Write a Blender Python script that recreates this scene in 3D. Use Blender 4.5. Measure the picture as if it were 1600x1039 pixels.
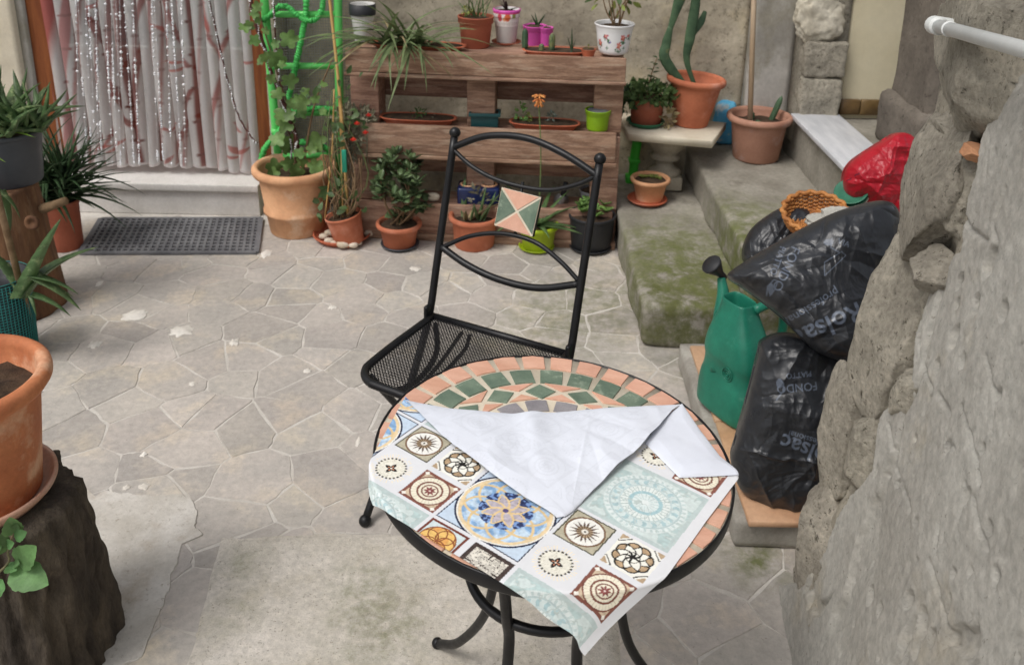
import bpy, bmesh, math, random
import numpy as np
from mathutils import Vector, Matrix

random.seed(11)
rng = np.random.default_rng(11)
sc = bpy.context.scene
col = sc.collection
for o in list(bpy.data.objects):
    bpy.data.objects.remove(o)

# ------------------------------------------------------------------ camera
F, PX, PY, TH, RO, H = 1440.55, 800.0, 231.44, math.radians(18.709), math.radians(1.183), 1.703
_r = np.array([1, 0, 0.0]); FW = np.array([0, math.cos(TH), -math.sin(TH)]); _u = np.array([0, math.sin(TH), math.cos(TH)])
RR = math.cos(RO) * _r + math.sin(RO) * _u
UU = -math.sin(RO) * _r + math.cos(RO) * _u
CC = np.array([0, 0, H])
cam = bpy.data.cameras.new('camera')
cam.sensor_fit = 'HORIZONTAL'; cam.sensor_width = 36.0
cam.lens = F / 1600 * 36.0
cam.shift_x = 0.0
cam.shift_y = -(519.5 - PY) / 1600.0
cam.clip_start = 0.05; cam.clip_end = 200
cam.dof.use_dof = True; cam.dof.focus_distance = 1.72; cam.dof.aperture_fstop = 7.5
camo = bpy.data.objects.new('camera', cam); col.objects.link(camo)
camo.matrix_world = Matrix(((RR[0], UU[0], -FW[0], 0), (RR[1], UU[1], -FW[1], 0), (RR[2], UU[2], -FW[2], H), (0, 0, 0, 1)))
sc.camera = camo

# ------------------------------------------------------------------ light
SUN_EL, SUN_AZ = math.radians(58), math.radians(-130)      # azimuth measured from +Y towards +X: light comes from the left
w = bpy.data.worlds.new('World'); sc.world = w; w.use_nodes = True
wn = w.node_tree.nodes; wl = w.node_tree.links
bg = wn['Background']; bg.inputs[1].default_value = 0.15
sky = wn.new('ShaderNodeTexSky'); sky.sky_type = 'NISHITA'; sky.sun_disc = False
sky.sun_elevation = SUN_EL; sky.sun_rotation = SUN_AZ; sky.air_density = 1.0; sky.dust_density = 4.0; sky.ozone_density = 1.0
hs = wn.new('ShaderNodeHueSaturation'); hs.inputs['Saturation'].default_value = 0.30      # overcast: a greyer sky
wl.new(sky.outputs[0], hs.inputs['Color']); wl.new(hs.outputs[0], bg.inputs[0])
sl = bpy.data.lights.new('sun', 'SUN'); sl.energy = 1.5; sl.angle = math.radians(20); sl.color = (1.0, 0.965, 0.925)
so = bpy.data.objects.new('sun', sl); col.objects.link(so)
sd = Vector((math.sin(SUN_AZ) * math.cos(SUN_EL), math.cos(SUN_AZ) * math.cos(SUN_EL), math.sin(SUN_EL)))
so.rotation_euler = sd.to_track_quat('Z', 'Y').to_euler(); so.location = (-2, -2, 5)
vs = sc.view_settings
vs.view_transform = 'Standard'; vs.look = 'None'; vs.gamma = 1.0; vs.use_curve_mapping = False
vs.exposure = -0.08
sc.cycles.max_bounces = 6; sc.cycles.transparent_max_bounces = 16
sc.cycles.use_denoising = True

# ------------------------------------------------------------------ pixel helpers (direction only; distance from the surface touched)
def ray(x, y): return FW + RR * (x - PX) / F - UU * (y - PY) / F
def GZ(x, y, z=0.0):
    d = ray(x, y); return CC + d * (z - H) / d[2]
def GY(x, y, Y):
    d = ray(x, y); return CC + d * Y / d[1]
def GP(x, y, O, n):
    d = ray(x, y); return CC + d * ((O - CC) @ n) / (d @ n)
def proj(P):
    d = np.asarray(P, float) - CC; z = d @ FW
    return np.stack([PX + F * (d @ RR) / z, PY - F * (d @ UU) / z], -1)
def dep(P): return float((np.asarray(P) - CC) @ FW)
def mpp(P): return dep(P) / F
def zat(P, py):
    lo, hi = -1.0, 4.0
    for _ in range(50):
        m = (lo + hi) / 2
        if proj([P[0], P[1], m])[1] > py: lo = m
        else: hi = m
    return lo
def A3(*a): return np.array(a, float)
def lin(r, g, b, k=1.0):
    f = lambda c: (c / 255 / 12.92 if c <= 10 else ((c / 255 + .055) / 1.055) ** 2.4)
    return (min(.9, f(r) * k), min(.9, f(g) * k), min(.9, f(b) * k))

# ------------------------------------------------------------------ numpy noise
def _h(ix, iy, iz):
    n = (ix * 374761393 + iy * 668265263 + iz * 2147483647 * 0 + iz * 1274126177) & 0xffffffff
    n = ((n ^ (n >> 13)) * 1274126177) & 0xffffffff
    n = (n ^ (n >> 16)) & 0xffffffff
    return n.astype(np.float64) / 4294967295.0
def vnoise(P):
    P = np.asarray(P, float); i = np.floor(P).astype(np.int64); f = P - i; f = f * f * (3 - 2 * f)
    out = 0
    for dx in (0, 1):
        for dy in (0, 1):
            for dz in (0, 1):
                wgt = (f[..., 0] if dx else 1 - f[..., 0]) * (f[..., 1] if dy else 1 - f[..., 1]) * (f[..., 2] if dz else 1 - f[..., 2])
                out = out + wgt * _h(i[..., 0] + dx, i[..., 1] + dy, i[..., 2] + dz)
    return out * 2 - 1
def fbm(P, o=4, g=.5):
    P = np.asarray(P, float); a = 1.0; s = 0; t = 0
    for k in range(o):
        s = s + a * vnoise(P * 2 ** k + 17.3 * k); t += a; a *= g
    return s / t
def ridge(P, o=3):
    P = np.asarray(P, float); a = 1.0; s = 0; t = 0
    for k in range(o):
        s = s + a * (1 - np.abs(vnoise(P * 2 ** k + 31.7 * k)) * 2); t += a; a *= .5
    return s / t

# ------------------------------------------------------------------ materials
MATS = {}
def mat(name, c1, c2=None, rough=.8, scale=7., bump=.15, bscale=90., spec=.35, metal=0., rand=0., fine=.12, attr=None,
        c3=None, s3=3., t3=(.55, .7), trans=0., coat=0., alpha=None, mapscale=(1, 1, 1), sheen=0., bdist=.004, contrast=(.35, .65), rvar=.08, spots=(), speck=None, brough=.65):
    if name in MATS: return MATS[name]
    m = bpy.data.materials.new(name); m.use_nodes = True; N = m.node_tree.nodes; L = m.node_tree.links
    b = N['Principled BSDF']; out = N['Material Output']
    geo = N.new('ShaderNodeNewGeometry'); mp = N.new('ShaderNodeMapping'); L.new(geo.outputs['Position'], mp.inputs[0]); mp.inputs['Scale'].default_value = mapscale
    def noise(s, d=5, r=.55):
        n = N.new('ShaderNodeTexNoise'); n.inputs['Scale'].default_value = s; n.inputs['Detail'].default_value = d; n.inputs['Roughness'].default_value = r
        L.new(mp.outputs[0], n.inputs['Vector']); return n
    def mixc(a, bb, fac, typ='MIX'):
        x = N.new('ShaderNodeMix'); x.data_type = 'RGBA'; x.blend_type = typ
        for sk, v in ((x.inputs[6], a), (x.inputs[7], bb), (x.inputs[0], fac)):
            if hasattr(v, 'links'): L.new(v, sk)
            elif isinstance(v, tuple): sk.default_value = (*v, 1)
            else: sk.default_value = v
        return x.outputs[2]
    def ramp(src, lo, hi):
        r = N.new('ShaderNodeMapRange'); r.inputs[1].default_value = lo; r.inputs[2].default_value = hi; L.new(src, r.inputs[0]); return r.outputs[0]
    if attr:
        a = N.new('ShaderNodeVertexColor'); a.layer_name = attr; c = a.outputs[0]
        if c2 is not None: c = mixc(c, c2, ramp(noise(scale).outputs[0], *contrast))
    else:
        c = mixc(c1, c2 if c2 else tuple(x * .8 for x in c1), ramp(noise(scale).outputs[0], *contrast))
    if c3: c = mixc(c, c3, ramp(noise(s3, 6, .65).outputs[0], *t3))
    for (sx, sy, sz, sr, scol, sa) in spots:          # stains with a place of their own (moss, dirt)
        vd = N.new('ShaderNodeVectorMath'); vd.operation = 'DISTANCE'; vd.inputs[1].default_value = (sx, sy, sz); L.new(geo.outputs['Position'], vd.inputs[0])
        md = N.new('ShaderNodeMapRange'); md.inputs[1].default_value = sr; md.inputs[2].default_value = sr * .15; L.new(vd.outputs['Value'], md.inputs[0])
        mm = N.new('ShaderNodeMath'); mm.operation = 'MULTIPLY'; L.new(md.outputs[0], mm.inputs[0]); L.new(ramp(noise(16, 8, .7).outputs[0], .38, .62), mm.inputs[1])
        m4 = N.new('ShaderNodeMath'); m4.operation = 'MULTIPLY'; m4.inputs[1].default_value = sa; L.new(mm.outputs[0], m4.inputs[0])
        c = mixc(c, scol, m4.outputs[0])
    if speck:                                         # coloured grit of the mix
        c = mixc(c, speck[0], ramp(noise(speck[1], 3, .8).outputs[0], speck[2], speck[3]))
    if fine:
        g = N.new('ShaderNodeMapRange'); g.inputs[1].default_value = .25; g.inputs[2].default_value = .75; g.inputs[3].default_value = 1 - fine; g.inputs[4].default_value = 1 + fine
        L.new(noise(scale * 11, 3, .7).outputs[0], g.inputs[0])
        cb = N.new('ShaderNodeCombineColor')
        for k in range(3): L.new(g.outputs[0], cb.inputs[k])
        c = mixc(c, cb.outputs[0], 1.0, 'MULTIPLY')
    if rand:
        oi = N.new('ShaderNodeObjectInfo'); g = N.new('ShaderNodeMapRange'); g.inputs[3].default_value = 1 - rand; g.inputs[4].default_value = 1 + rand
        L.new(oi.outputs['Random'], g.inputs[0]); h2 = N.new('ShaderNodeHueSaturation'); L.new(c, h2.inputs['Color']); L.new(g.outputs[0], h2.inputs['Value'])
        g2 = N.new('ShaderNodeMapRange'); g2.inputs[3].default_value = .5 - rand * .06; g2.inputs[4].default_value = .5 + rand * .06
        m2 = N.new('ShaderNodeMath'); m2.operation = 'FRACT'; m3 = N.new('ShaderNodeMath'); m3.operation = 'MULTIPLY'; m3.inputs[1].default_value = 7.31
        L.new(oi.outputs['Random'], m3.inputs[0]); L.new(m3.outputs[0], m2.inputs[0]); L.new(m2.outputs[0], g2.inputs[0]); L.new(g2.outputs[0], h2.inputs['Hue'])
        c = h2.outputs[0]
    L.new(c, b.inputs['Base Color'])
    b.inputs['Roughness'].default_value = rough
    if rvar:
        g = N.new('ShaderNodeMapRange'); g.inputs[1].default_value = .3; g.inputs[2].default_value = .7; g.inputs[3].default_value = max(.03, rough - rvar); g.inputs[4].default_value = min(1, rough + rvar)
        L.new(noise(scale * 3).outputs[0], g.inputs[0]); L.new(g.outputs[0], b.inputs['Roughness'])
    b.inputs['Metallic'].default_value = metal; b.inputs['Specular IOR Level'].default_value = spec
    if coat: b.inputs['Coat Weight'].default_value = coat; b.inputs['Coat Roughness'].default_value = .15
    if bump:
        bp = N.new('ShaderNodeBump'); bp.inputs['Strength'].default_value = bump; bp.inputs['Distance'].default_value = bdist
        L.new(noise(bscale, 7, brough).outputs[0], bp.inputs['Height']); L.new(bp.outputs[0], b.inputs['Normal'])
    sh = b.outputs[0]
    if trans:
        t = N.new('ShaderNodeBsdfTranslucent'); L.new(c, t.inputs[0]); ms = N.new('ShaderNodeMixShader'); ms.inputs[0].default_value = trans
        L.new(sh, ms.inputs[1]); L.new(t.outputs[0], ms.inputs[2]); sh = ms.outputs[0]
    if alpha is not None:
        t = N.new('ShaderNodeBsdfTransparent'); ms = N.new('ShaderNodeMixShader'); ms.inputs[0].default_value = alpha
        L.new(t.outputs[0], ms.inputs[1]); L.new(sh, ms.inputs[2]); sh = ms.outputs[0]
    if sh is not b.outputs[0]: L.new(sh, out.inputs[0])
    MATS[name] = m
    return m

# ------------------------------------------------------------------ objects
ORG = {}
def thing(name, label, cat, loc, group=None, kind=None):
    o = bpy.data.objects.new(name, None); col.objects.link(o); o.location = tuple(loc); o.empty_display_size = .05
    o['label'] = label
    if cat: o['category'] = cat
    if group: o['group'] = group
    if kind: o['kind'] = kind
    ORG[o] = np.array(loc, float)
    return o
def tag(o, label=None, cat=None, group=None, kind=None):
    for k, v in (('label', label), ('category', cat), ('group', group), ('kind', kind)):
        if v: o[k] = v
    return o
def mesh(name, v, f, m, smooth=True):
    me = bpy.data.meshes.new(name)
    me.from_pydata([tuple(p) for p in np.asarray(v, float)], [], [tuple(int(i) for i in q) for q in f])
    if m:
        for mm in (m if isinstance(m, (list, tuple)) else [m]): me.materials.append(mm)
    if smooth: me.polygons.foreach_set('use_smooth', [True] * len(me.polygons))
    me.update()
    return me
def fix(me):
    bm = bmesh.new(); bm.from_mesh(me); bmesh.ops.recalc_face_normals(bm, faces=bm.faces); bm.to_mesh(me); bm.free()
def mk(name, v, f, m, parent=None, smooth=True, loc=None, recalc=True):
    """one mesh object from world coordinates"""
    v = np.asarray(v, float)
    if parent is not None: o0 = ORG[parent]
    else: o0 = np.array(loc if loc is not None else [v[:, 0].mean(), v[:, 1].mean(), v[:, 2].min()])
    me = mesh(name, v - o0, f, m, smooth)
    if recalc: fix(me)
    o = bpy.data.objects.new(name, me); col.objects.link(o)
    if parent is not None: o.parent = parent
    else: o.location = tuple(o0)
    ORG[o] = o0
    if smooth == 'auto':
        try: me.set_sharp_from_angle(angle=math.radians(38))
        except Exception: pass
    return o
def inst(name, me, M, parent):
    """a piece that shares its mesh; M is its world matrix"""
    o = bpy.data.objects.new(name, me); col.objects.link(o); o.parent = parent
    L = ORG[parent]
    o.matrix_local = Matrix.Translation(tuple(-L)) @ M
    return o
def paint(o, rgb, name='Col'):
    me = o.data; a = me.color_attributes.new(name, 'FLOAT_COLOR', 'POINT')
    c = np.ones((len(me.vertices), 4), np.float32); c[:, :3] = rgb
    a.data.foreach_set('color', c.ravel())

# ------------------------------------------------------------------ shapes (v, f)
def merge(*vf):
    V = []; Fc = []; n = 0
    for v, f in vf:
        V.append(np.asarray(v, float)); Fc += [tuple(i + n for i in q) for q in f]; n += len(v)
    return np.concatenate(V), Fc
def lathe(prof, n=36, c=(0, 0, 0), cap=True, wob=0., rib=0, ribd=0.):
    prof = np.array(prof, float); a = np.linspace(0, 2 * np.pi, n, endpoint=False)
    V = []
    for k, (r, z) in enumerate(prof):
        rr = r * (1 + wob * np.sin(2 * a + 1.3)) + (ribd * np.cos(rib * a) if rib else 0)
        V.append(np.stack([c[0] + rr * np.cos(a), c[1] + rr * np.sin(a), np.full(n, c[2] + z)], -1))
    V = np.concatenate(V); Fc = []
    for k in range(len(prof) - 1):
        for i in range(n):
            j = (i + 1) % n; Fc.append((k * n + i, k * n + j, (k + 1) * n + j, (k + 1) * n + i))
    if cap:
        Fc.append(tuple(range(n - 1, -1, -1)))
        if prof[-1][0] > 1e-5: Fc.append(tuple((len(prof) - 1) * n + i for i in range(n)))
    return V, Fc
def spline(pts, n=24, closed=False):
    P = np.array(pts, float); m = len(P)
    if m == 2: return np.linspace(P[0], P[1], n)
    out = []; seg = m if closed else m - 1
    for k in range(seg):
        p1, p2 = P[k], P[(k + 1) % m]
        p0 = P[k - 1] if (closed or k > 0) else 2 * p1 - p2
        p3 = P[(k + 2) % m] if (closed or k + 2 < m) else 2 * p2 - p1
        q = max(2, n // seg)
        for t in np.arange(q) / q:
            out.append(.5 * ((2 * p1) + (-p0 + p2) * t + (2 * p0 - 5 * p1 + 4 * p2 - p3) * t * t + (-p0 + 3 * p1 - 3 * p2 + p3) * t ** 3))
    if not closed: out.append(P[-1])
    return np.array(out)
def tube(pts, r, n=8, closed=False, cap=True):
    P = np.array(pts, float); m = len(P); r = np.broadcast_to(np.asarray(r, float), (m,)) if np.ndim(r) else np.full(m, float(r))
    T = np.roll(P, -1, 0) - np.roll(P, 1, 0)
    if not closed: T[0] = P[1] - P[0]; T[-1] = P[-1] - P[-2]
    T /= np.linalg.norm(T, axis=1)[:, None] + 1e-12
    up = A3(0, 0, 1) if abs(T[0][2]) < .9 else A3(1, 0, 0)
    N = np.cross(T[0], up); N /= np.linalg.norm(N); a = np.linspace(0, 2 * np.pi, n, endpoint=False); V = []
    for k in range(m):
        N = N - T[k] * (N @ T[k]); N /= np.linalg.norm(N) + 1e-12; B = np.cross(T[k], N)
        V.append(P[k] + r[k] * (np.cos(a)[:, None] * N + np.sin(a)[:, None] * B))
    V = np.concatenate(V); Fc = []
    for k in range(m if closed else m - 1):
        k2 = (k + 1) % m
        for i in range(n):
            j = (i + 1) % n; Fc.append((k * n + i, k * n + j, k2 * n + j, k2 * n + i))
    if cap and not closed: Fc += [tuple(range(n - 1, -1, -1)), tuple((m - 1) * n + i for i in range(n))]
    return V, Fc
def rbox(c, s, bev=.004, seg=2, M=None, jit=0.):
    bm = bmesh.new(); bmesh.ops.create_cube(bm, size=1.0)
    for v in bm.verts:
        v.co = Vector((v.co.x * s[0], v.co.y * s[1], v.co.z * s[2]))
        if jit: v.co += Vector([random.uniform(-jit, jit) for _ in range(3)])
    if bev: bmesh.ops.bevel(bm, geom=bm.edges[:], offset=min(bev, min(s) * .45), segments=seg, affect='EDGES', profile=.6)
    V = np.array([v.co[:] for v in bm.verts]); bm.verts.index_update(); Fc = [tuple(v.index for v in f.verts) for f in bm.faces]; bm.free()
    if M is not None: V = V @ np.asarray(M)[:3, :3].T
    return V + np.array(c), Fc
def prism(poly, z0, z1, top_in=0.):
    P = np.array(poly, float); n = len(P); c = P.mean(0)
    Pt = P + (c - P) * 0
    if top_in:
        d = c - P; Pt = P + d / (np.linalg.norm(d, axis=1)[:, None] + 1e-9) * top_in
        zm = z1 - top_in
        V = np.concatenate([np.c_[P, np.full(n, z0)], np.c_[P, np.full(n, zm)], np.c_[Pt, np.full(n, z1)]])
        Fc = [(k * n + i, k * n + (i + 1) % n, (k + 1) * n + (i + 1) % n, (k + 1) * n + i) for k in range(2) for i in range(n)] + [tuple(2 * n + i for i in range(n)), tuple(range(n - 1, -1, -1))]
    else:
        V = np.concatenate([np.c_[P, np.full(n, z0)], np.c_[P, np.full(n, z1)]])
        Fc = [(i, (i + 1) % n, n + (i + 1) % n, n + i) for i in range(n)] + [tuple(n + i for i in range(n)), tuple(range(n - 1, -1, -1))]
    return V, Fc
def grid(nx, ny):
    return [(j * nx + i, j * nx + i + 1, (j + 1) * nx + i + 1, (j + 1) * nx + i) for j in range(ny - 1) for i in range(nx - 1)]
def ball(c, r, n=12, m=8, s=(1, 1, 1)):
    a = np.linspace(-np.pi / 2, np.pi / 2, m)
    v, f = lathe([(max(1e-4, r * math.cos(t)), r * math.sin(t)) for t in a], n)
    return v * np.array(s) + np.array(c), f
def blob(c, s, sub=4, disp=.12, freq=3., p=2.6, seed=0, o=4):
    bm = bmesh.new(); bmesh.ops.create_icosphere(bm, subdivisions=sub, radius=1.0)
    V = np.array([v.co[:] for v in bm.verts]); Fc = [tuple(v.index for v in f.verts) for f in bm.faces]; bm.free()
    V = V / (np.abs(V) ** p).sum(1)[:, None] ** (1 / p)
    V = V * (1 + disp * fbm(V * freq + seed * 13.7, o))[:, None]
    return V * np.array(s) + np.array(c), Fc
def coons(L, B, R_, T, nu, nv):
    """L: from bottom-left up, B: left to right, R_: bottom-right up, T: left to right"""
    def rs(P, n):
        P = np.array(P, float); d = np.r_[0, np.cumsum(np.linalg.norm(np.diff(P, axis=0), axis=1))]; t = np.linspace(0, d[-1], n)
        return np.stack([np.interp(t, d, P[:, k]) for k in range(P.shape[1])], -1)
    L, R_, B, T = rs(L, nv), rs(R_, nv), rs(B, nu), rs(T, nu)
    u = np.linspace(0, 1, nu)[None, :, None]; v = np.linspace(0, 1, nv)[:, None, None]
    S = (1 - u) * L[:, None] + u * R_[:, None] + (1 - v) * B[None] + v * T[None]
    S = S - ((1 - u) * (1 - v) * B[0] + u * (1 - v) * B[-1] + (1 - u) * v * T[0] + u * v * T[-1])
    return S, u[..., 0] + 0 * v[..., 0], v[..., 0] + 0 * u[..., 0]
def leafgeo(L, W, n=7, droop=.3, fold=.25, shape='lance', thick=0., wave=0.):
    t = np.linspace(0, 1, n)
    if shape == 'lance': wd = np.sin(np.pi * t ** .7) ** .8
    elif shape == 'strap': wd = np.minimum(1, t * 6 + .6) * (1 - t ** 3) ** .8
    elif shape == 'aloe': wd = (1 - t) ** .75 * (1 - .12 * np.exp(-t * 12))
    elif shape == 'obov': wd = np.sin(np.pi * np.clip(t, 0, 1) ** 1.35) ** .6
    else: wd = np.sin(np.pi * t ** .55) ** .6
    wd = wd * W / 2; wd[-1] = max(wd[-1] * 0, W * .01)
    x = L * t * (1 - .15 * droop * t); z = -droop * L * t ** 2 * .6
    if wave: z = z + wave * L * np.sin(t * 9)
    V = []; Fc = []
    if thick:
        for k in range(n):
            th = thick * (1 - t[k]) ** .6 + .0008
            V += [(x[k], -wd[k], z[k] + fold * wd[k]), (x[k], 0, z[k] - th * .1), (x[k], wd[k], z[k] + fold * wd[k]), (x[k], 0, z[k] - th)]
        for k in range(n - 1):
            a, b = k * 4, k * 4 + 4
            for i in range(4): j = (i + 1) % 4; Fc.append((a + i, a + j, b + j, b + i))
        Fc.append((0, 1, 2, 3))
    else:
        for k in range(n): V += [(x[k], -wd[k], z[k] + fold * wd[k]), (x[k], 0, z[k]), (x[k], wd[k], z[k] + fold * wd[k])]
        for k in range(n - 1):
            a, b = k * 3, k * 3 + 3
            Fc += [(a, a + 1, b + 1, b), (a + 1, a + 2, b + 2, b + 1)]
    return np.array(V), Fc
def frame(p, d, roll=0., s=1.):
    d = Vector(tuple(d)).normalized(); q = d.to_track_quat('X', 'Z').to_matrix().to_4x4()
    S = Matrix.Diagonal((s, s, s, 1)) if not hasattr(s, '__len__') else Matrix.Diagonal((*s, 1))
    return Matrix.Translation(tuple(p)) @ q @ Matrix.Rotation(roll, 4, 'X') @ S
def facing(p, ang, roll, s):
    """matrix of a leaf at p whose blade is turned towards the open court; ang is its direction across that view"""
    c = Vector((-p[0], -p[1], H - p[2] + .6)).normalized(); r = c.cross(Vector((0, 0, 1))).normalized() * -1; u = r.cross(c) * -1
    d = (r * math.cos(ang) + u * math.sin(ang)).normalized(); y = c.cross(d)
    R3 = Matrix((d, y, c)).transposed().to_4x4()
    return Matrix.Translation(tuple(p)) @ R3 @ Matrix.Rotation(roll, 4, 'X') @ Matrix.Rotation(random.uniform(-.5, .3), 4, 'Y') @ Matrix.Diagonal((s, s, s, 1))
def xf(vf, M):
    v, f = vf; M = np.array(M); return v @ M[:3, :3].T + M[:3, 3], f
def dirv(az, el): return A3(math.cos(az) * math.cos(el), math.sin(az) * math.cos(el), math.sin(el))
def inpoly(P, poly):
    P = np.asarray(P); x, y = P[..., 0], P[..., 1]; c = np.zeros(x.shape, bool); q = np.array(poly, float); j = len(q) - 1
    for i in range(len(q)):
        xi, yi = q[i]; xj, yj = q[j]
        c ^= ((yi > y) != (yj > y)) & (x < (xj - xi) * (y - yi) / (yj - yi + 1e-12) + xi); j = i
    return c
def textmask(items, box, res=2.0):
    """raster of words in a plane: items (text, x, y, size, angle in degrees, shear, mirror)"""
    x0, y0, x1, y1 = box; Wd, Ht = int((x1 - x0) * res), int((y1 - y0) * res); m = np.zeros((Ht, Wd), np.float32)
    dg = bpy.context.evaluated_depsgraph_get()
    for (t, x, y, size, ang, bold) in items:
        cu = bpy.data.curves.new('t', 'FONT'); cu.body = t; cu.size = size; cu.align_x = 'LEFT'; cu.offset = bold; cu.resolution_u = 3
        o = bpy.data.objects.new('t', cu); col.objects.link(o); dg.update()
        me = o.evaluated_get(dg).to_mesh(); me.calc_loop_triangles()
        V = np.array([v.co[:2] for v in me.vertices]); tr = [tuple(q.vertices) for q in me.loop_triangles]
        o.to_mesh_clear(); bpy.data.objects.remove(o); bpy.data.curves.remove(cu)
        if not len(V): continue
        a = math.radians(ang); V = V * A3(1, -1)                      # picture rows run downwards
        V = np.stack([x + V[:, 0] * math.cos(a) - V[:, 1] * math.sin(a), y + V[:, 0] * math.sin(a) + V[:, 1] * math.cos(a)], -1)
        V = (V - [x0, y0]) * res
        for q in tr: tri(m, V[list(q)])
    return m
def tri(m, T):
    lo = np.maximum(np.floor(T.min(0)).astype(int), 0); hi = np.minimum(np.ceil(T.max(0)).astype(int) + 1, [m.shape[1], m.shape[0]])
    if (hi <= lo).any(): return
    X, Y = np.meshgrid(np.arange(lo[0], hi[0]) + .5, np.arange(lo[1], hi[1]) + .5)
    (ax, ay), (bx, by), (cx, cy) = T; D = (by - cy) * (ax - cx) + (cx - bx) * (ay - cy)
    if abs(D) < 1e-9: return
    l1 = ((by - cy) * (X - cx) + (cx - bx) * (Y - cy)) / D; l2 = ((cy - ay) * (X - cx) + (ax - cx) * (Y - cy)) / D
    ok = (l1 >= -.02) & (l2 >= -.02) & (l1 + l2 <= 1.02)
    m[lo[1]:hi[1], lo[0]:hi[0]][ok] = 1
def sample(m, X, Y):
    x = np.clip(X, 0, m.shape[1] - 1.001); y = np.clip(Y, 0, m.shape[0] - 1.001); i = x.astype(int); j = y.astype(int); fx = x - i; fy = y - j
    v = (m[j, i] * (1 - fx) + m[j, np.minimum(i + 1, m.shape[1] - 1)] * fx) * (1 - fy) + (m[np.minimum(j + 1, m.shape[0] - 1), i] * (1 - fx) + m[np.minimum(j + 1, m.shape[0] - 1), np.minimum(i + 1, m.shape[1] - 1)] * fx) * fy
    return np.where((X < 0) | (Y < 0) | (X > m.shape[1] - 1) | (Y > m.shape[0] - 1), 0, v)
# ================================================================== SETTING
GREEN_MOSS = lin(112, 118, 66, .75)
M_mortar = mat('mortar', lin(206, 201, 193), lin(186, 180, 171), rough=.9, scale=9, bump=.3, bscale=120)
M_pave = mat('paving stone', lin(184, 176, 167), lin(168, 162, 155), rough=.8, scale=4, bump=.45, bscale=60, rand=.13, speck=(lin(140, 134, 124), 90, .62, .74), fine=.16, c3=lin(194, 182, 164), s3=5.5, t3=(.52, .72),
             spots=[(.33, 3.2, 0, .45, GREEN_MOSS, .6), (.15, 2.95, 0, .35, GREEN_MOSS, .45), (-.05, 2.7, 0, .3, GREEN_MOSS, .3), (.72, 2.75, 0, .3, GREEN_MOSS, .6), (.63, 1.86, 0, .13, GREEN_MOSS, .9)])
M_slab = mat('concrete slab', lin(208, 201, 191), lin(190, 183, 171), rough=.9, scale=6, bump=.8, bscale=150, brough=.75, speck=(lin(150, 143, 130), 110, .58, .70), fine=.2, c3=lin(184, 176, 160), s3=9, t3=(.5, .75),
             spots=[(-.28, 1.62, 0, .16, GREEN_MOSS, .75), (-.33, 1.75, 0, .12, GREEN_MOSS, .6), (-.64, 1.8, 0, .1, GREEN_MOSS, .4), (-.62, 1.65, 0, .1, GREEN_MOSS, .4)])
M_patch = mat('cement patch', lin(204, 199, 191), lin(184, 178, 168), rough=.85, scale=9, speck=(lin(158, 150, 138), 70, .58, .72), bump=.4, bscale=80, fine=.1, c3=lin(168, 156, 140), s3=6, t3=(.55, .72))
M_white = mat('lime splash', lin(226, 221, 212), lin(208, 201, 190), rough=.9, bump=.3)
M_conc = mat('old concrete', lin(154, 149, 138), lin(126, 121, 110), rough=.9, scale=5, bump=.5, bscale=60, fine=.2, c3=lin(110, 104, 92), s3=7, t3=(.58, .78),
             spots=[(.62, 2.95, .165, .6, GREEN_MOSS, 1.0), (.6, 3.3, .165, .4, GREEN_MOSS, .6), (.7, 3.5, .165, .35, GREEN_MOSS, .5), (.7, 2.87, .06, .4, lin(70, 64, 46), .9), (.55, 3.3, .165, .35, GREEN_MOSS, .55), (.8, 2.95, .165, .4, GREEN_MOSS, .8), (1.0, 3.0, .33, .55, GREEN_MOSS, .9), (.95, 3.3, .33, .3, GREEN_MOSS, .4)])
M_stepgrey = mat('grey door step', lin(220, 216, 211), lin(208, 204, 198), rough=.75, scale=9, bump=.2, fine=.1)
M_marble = mat('marble slab', lin(206, 207, 210), lin(184, 186, 190), rough=.45, scale=5, bump=.04, fine=.05, mapscale=(6, 1, 1))

g = mk('ground', [(-12, -10, -.05), (12, -10, -.05), (12, 14, -.05), (-12, 14, -.05)], [(0, 1, 2, 3)], M_conc, loc=(0, 0, -.05)); tag(g, 'bare ground under and around the courtyard', None, kind='structure')
pav = mk('paving', [(-3.0, -.6, -.0016), (1.3, -.6, -.0016), (1.3, 4.02, -.0016), (-3.0, 4.02, -.0016)], [(0, 1, 2, 3)], M_mortar, loc=(0, 0, 0))
tag(pav, 'grey irregular stone paving with pale mortar joints', None, kind='structure')

# slab and patch outlines
slab_poly = [GZ(345, 838)[:2], GZ(470, 833)[:2], GZ(620, 832)[:2], GZ(960, 838)[:2], (GZ(960, 1039)[0] + .02, 1.4), (.2, .0), (-.85, .0), GZ(290, 1039)[:2]]
patch_px = [(120, 772), (150, 775), (176, 770), (235, 774), (293, 778), (306, 811), (304, 825), (311, 837), (290, 850), (283, 870), (268, 905), (259, 930), (240, 985), (213, 1034), (170, 1039), (120, 1000)]
patch_poly = [GZ(*p)[:2] for p in patch_px]

def clip(poly, p, n):
    out = []
    for i in range(len(poly)):
        a, b = poly[i], poly[(i + 1) % len(poly)]; da, db = (a - p) @ n, (b - p) @ n
        if da <= 0: out.append(a)
        if (da < 0) != (db < 0) and abs(da - db) > 1e-12: out.append(a + (b - a) * da / (da - db))
    return out
def jag(poly, amp=.005, q=3):
    out = []
    for i in range(len(poly)):
        a, b = np.array(poly[i]), np.array(poly[(i + 1) % len(poly)])
        d = b - a; l = np.linalg.norm(d)
        if l < 1e-5: continue
        nn = A3(-d[1], d[0]) / l
        for k in range(q):
            t = k / q; out.append(a + d * t + nn * random.uniform(-amp, amp) * (1 if l > .04 else .3))
    return out

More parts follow.
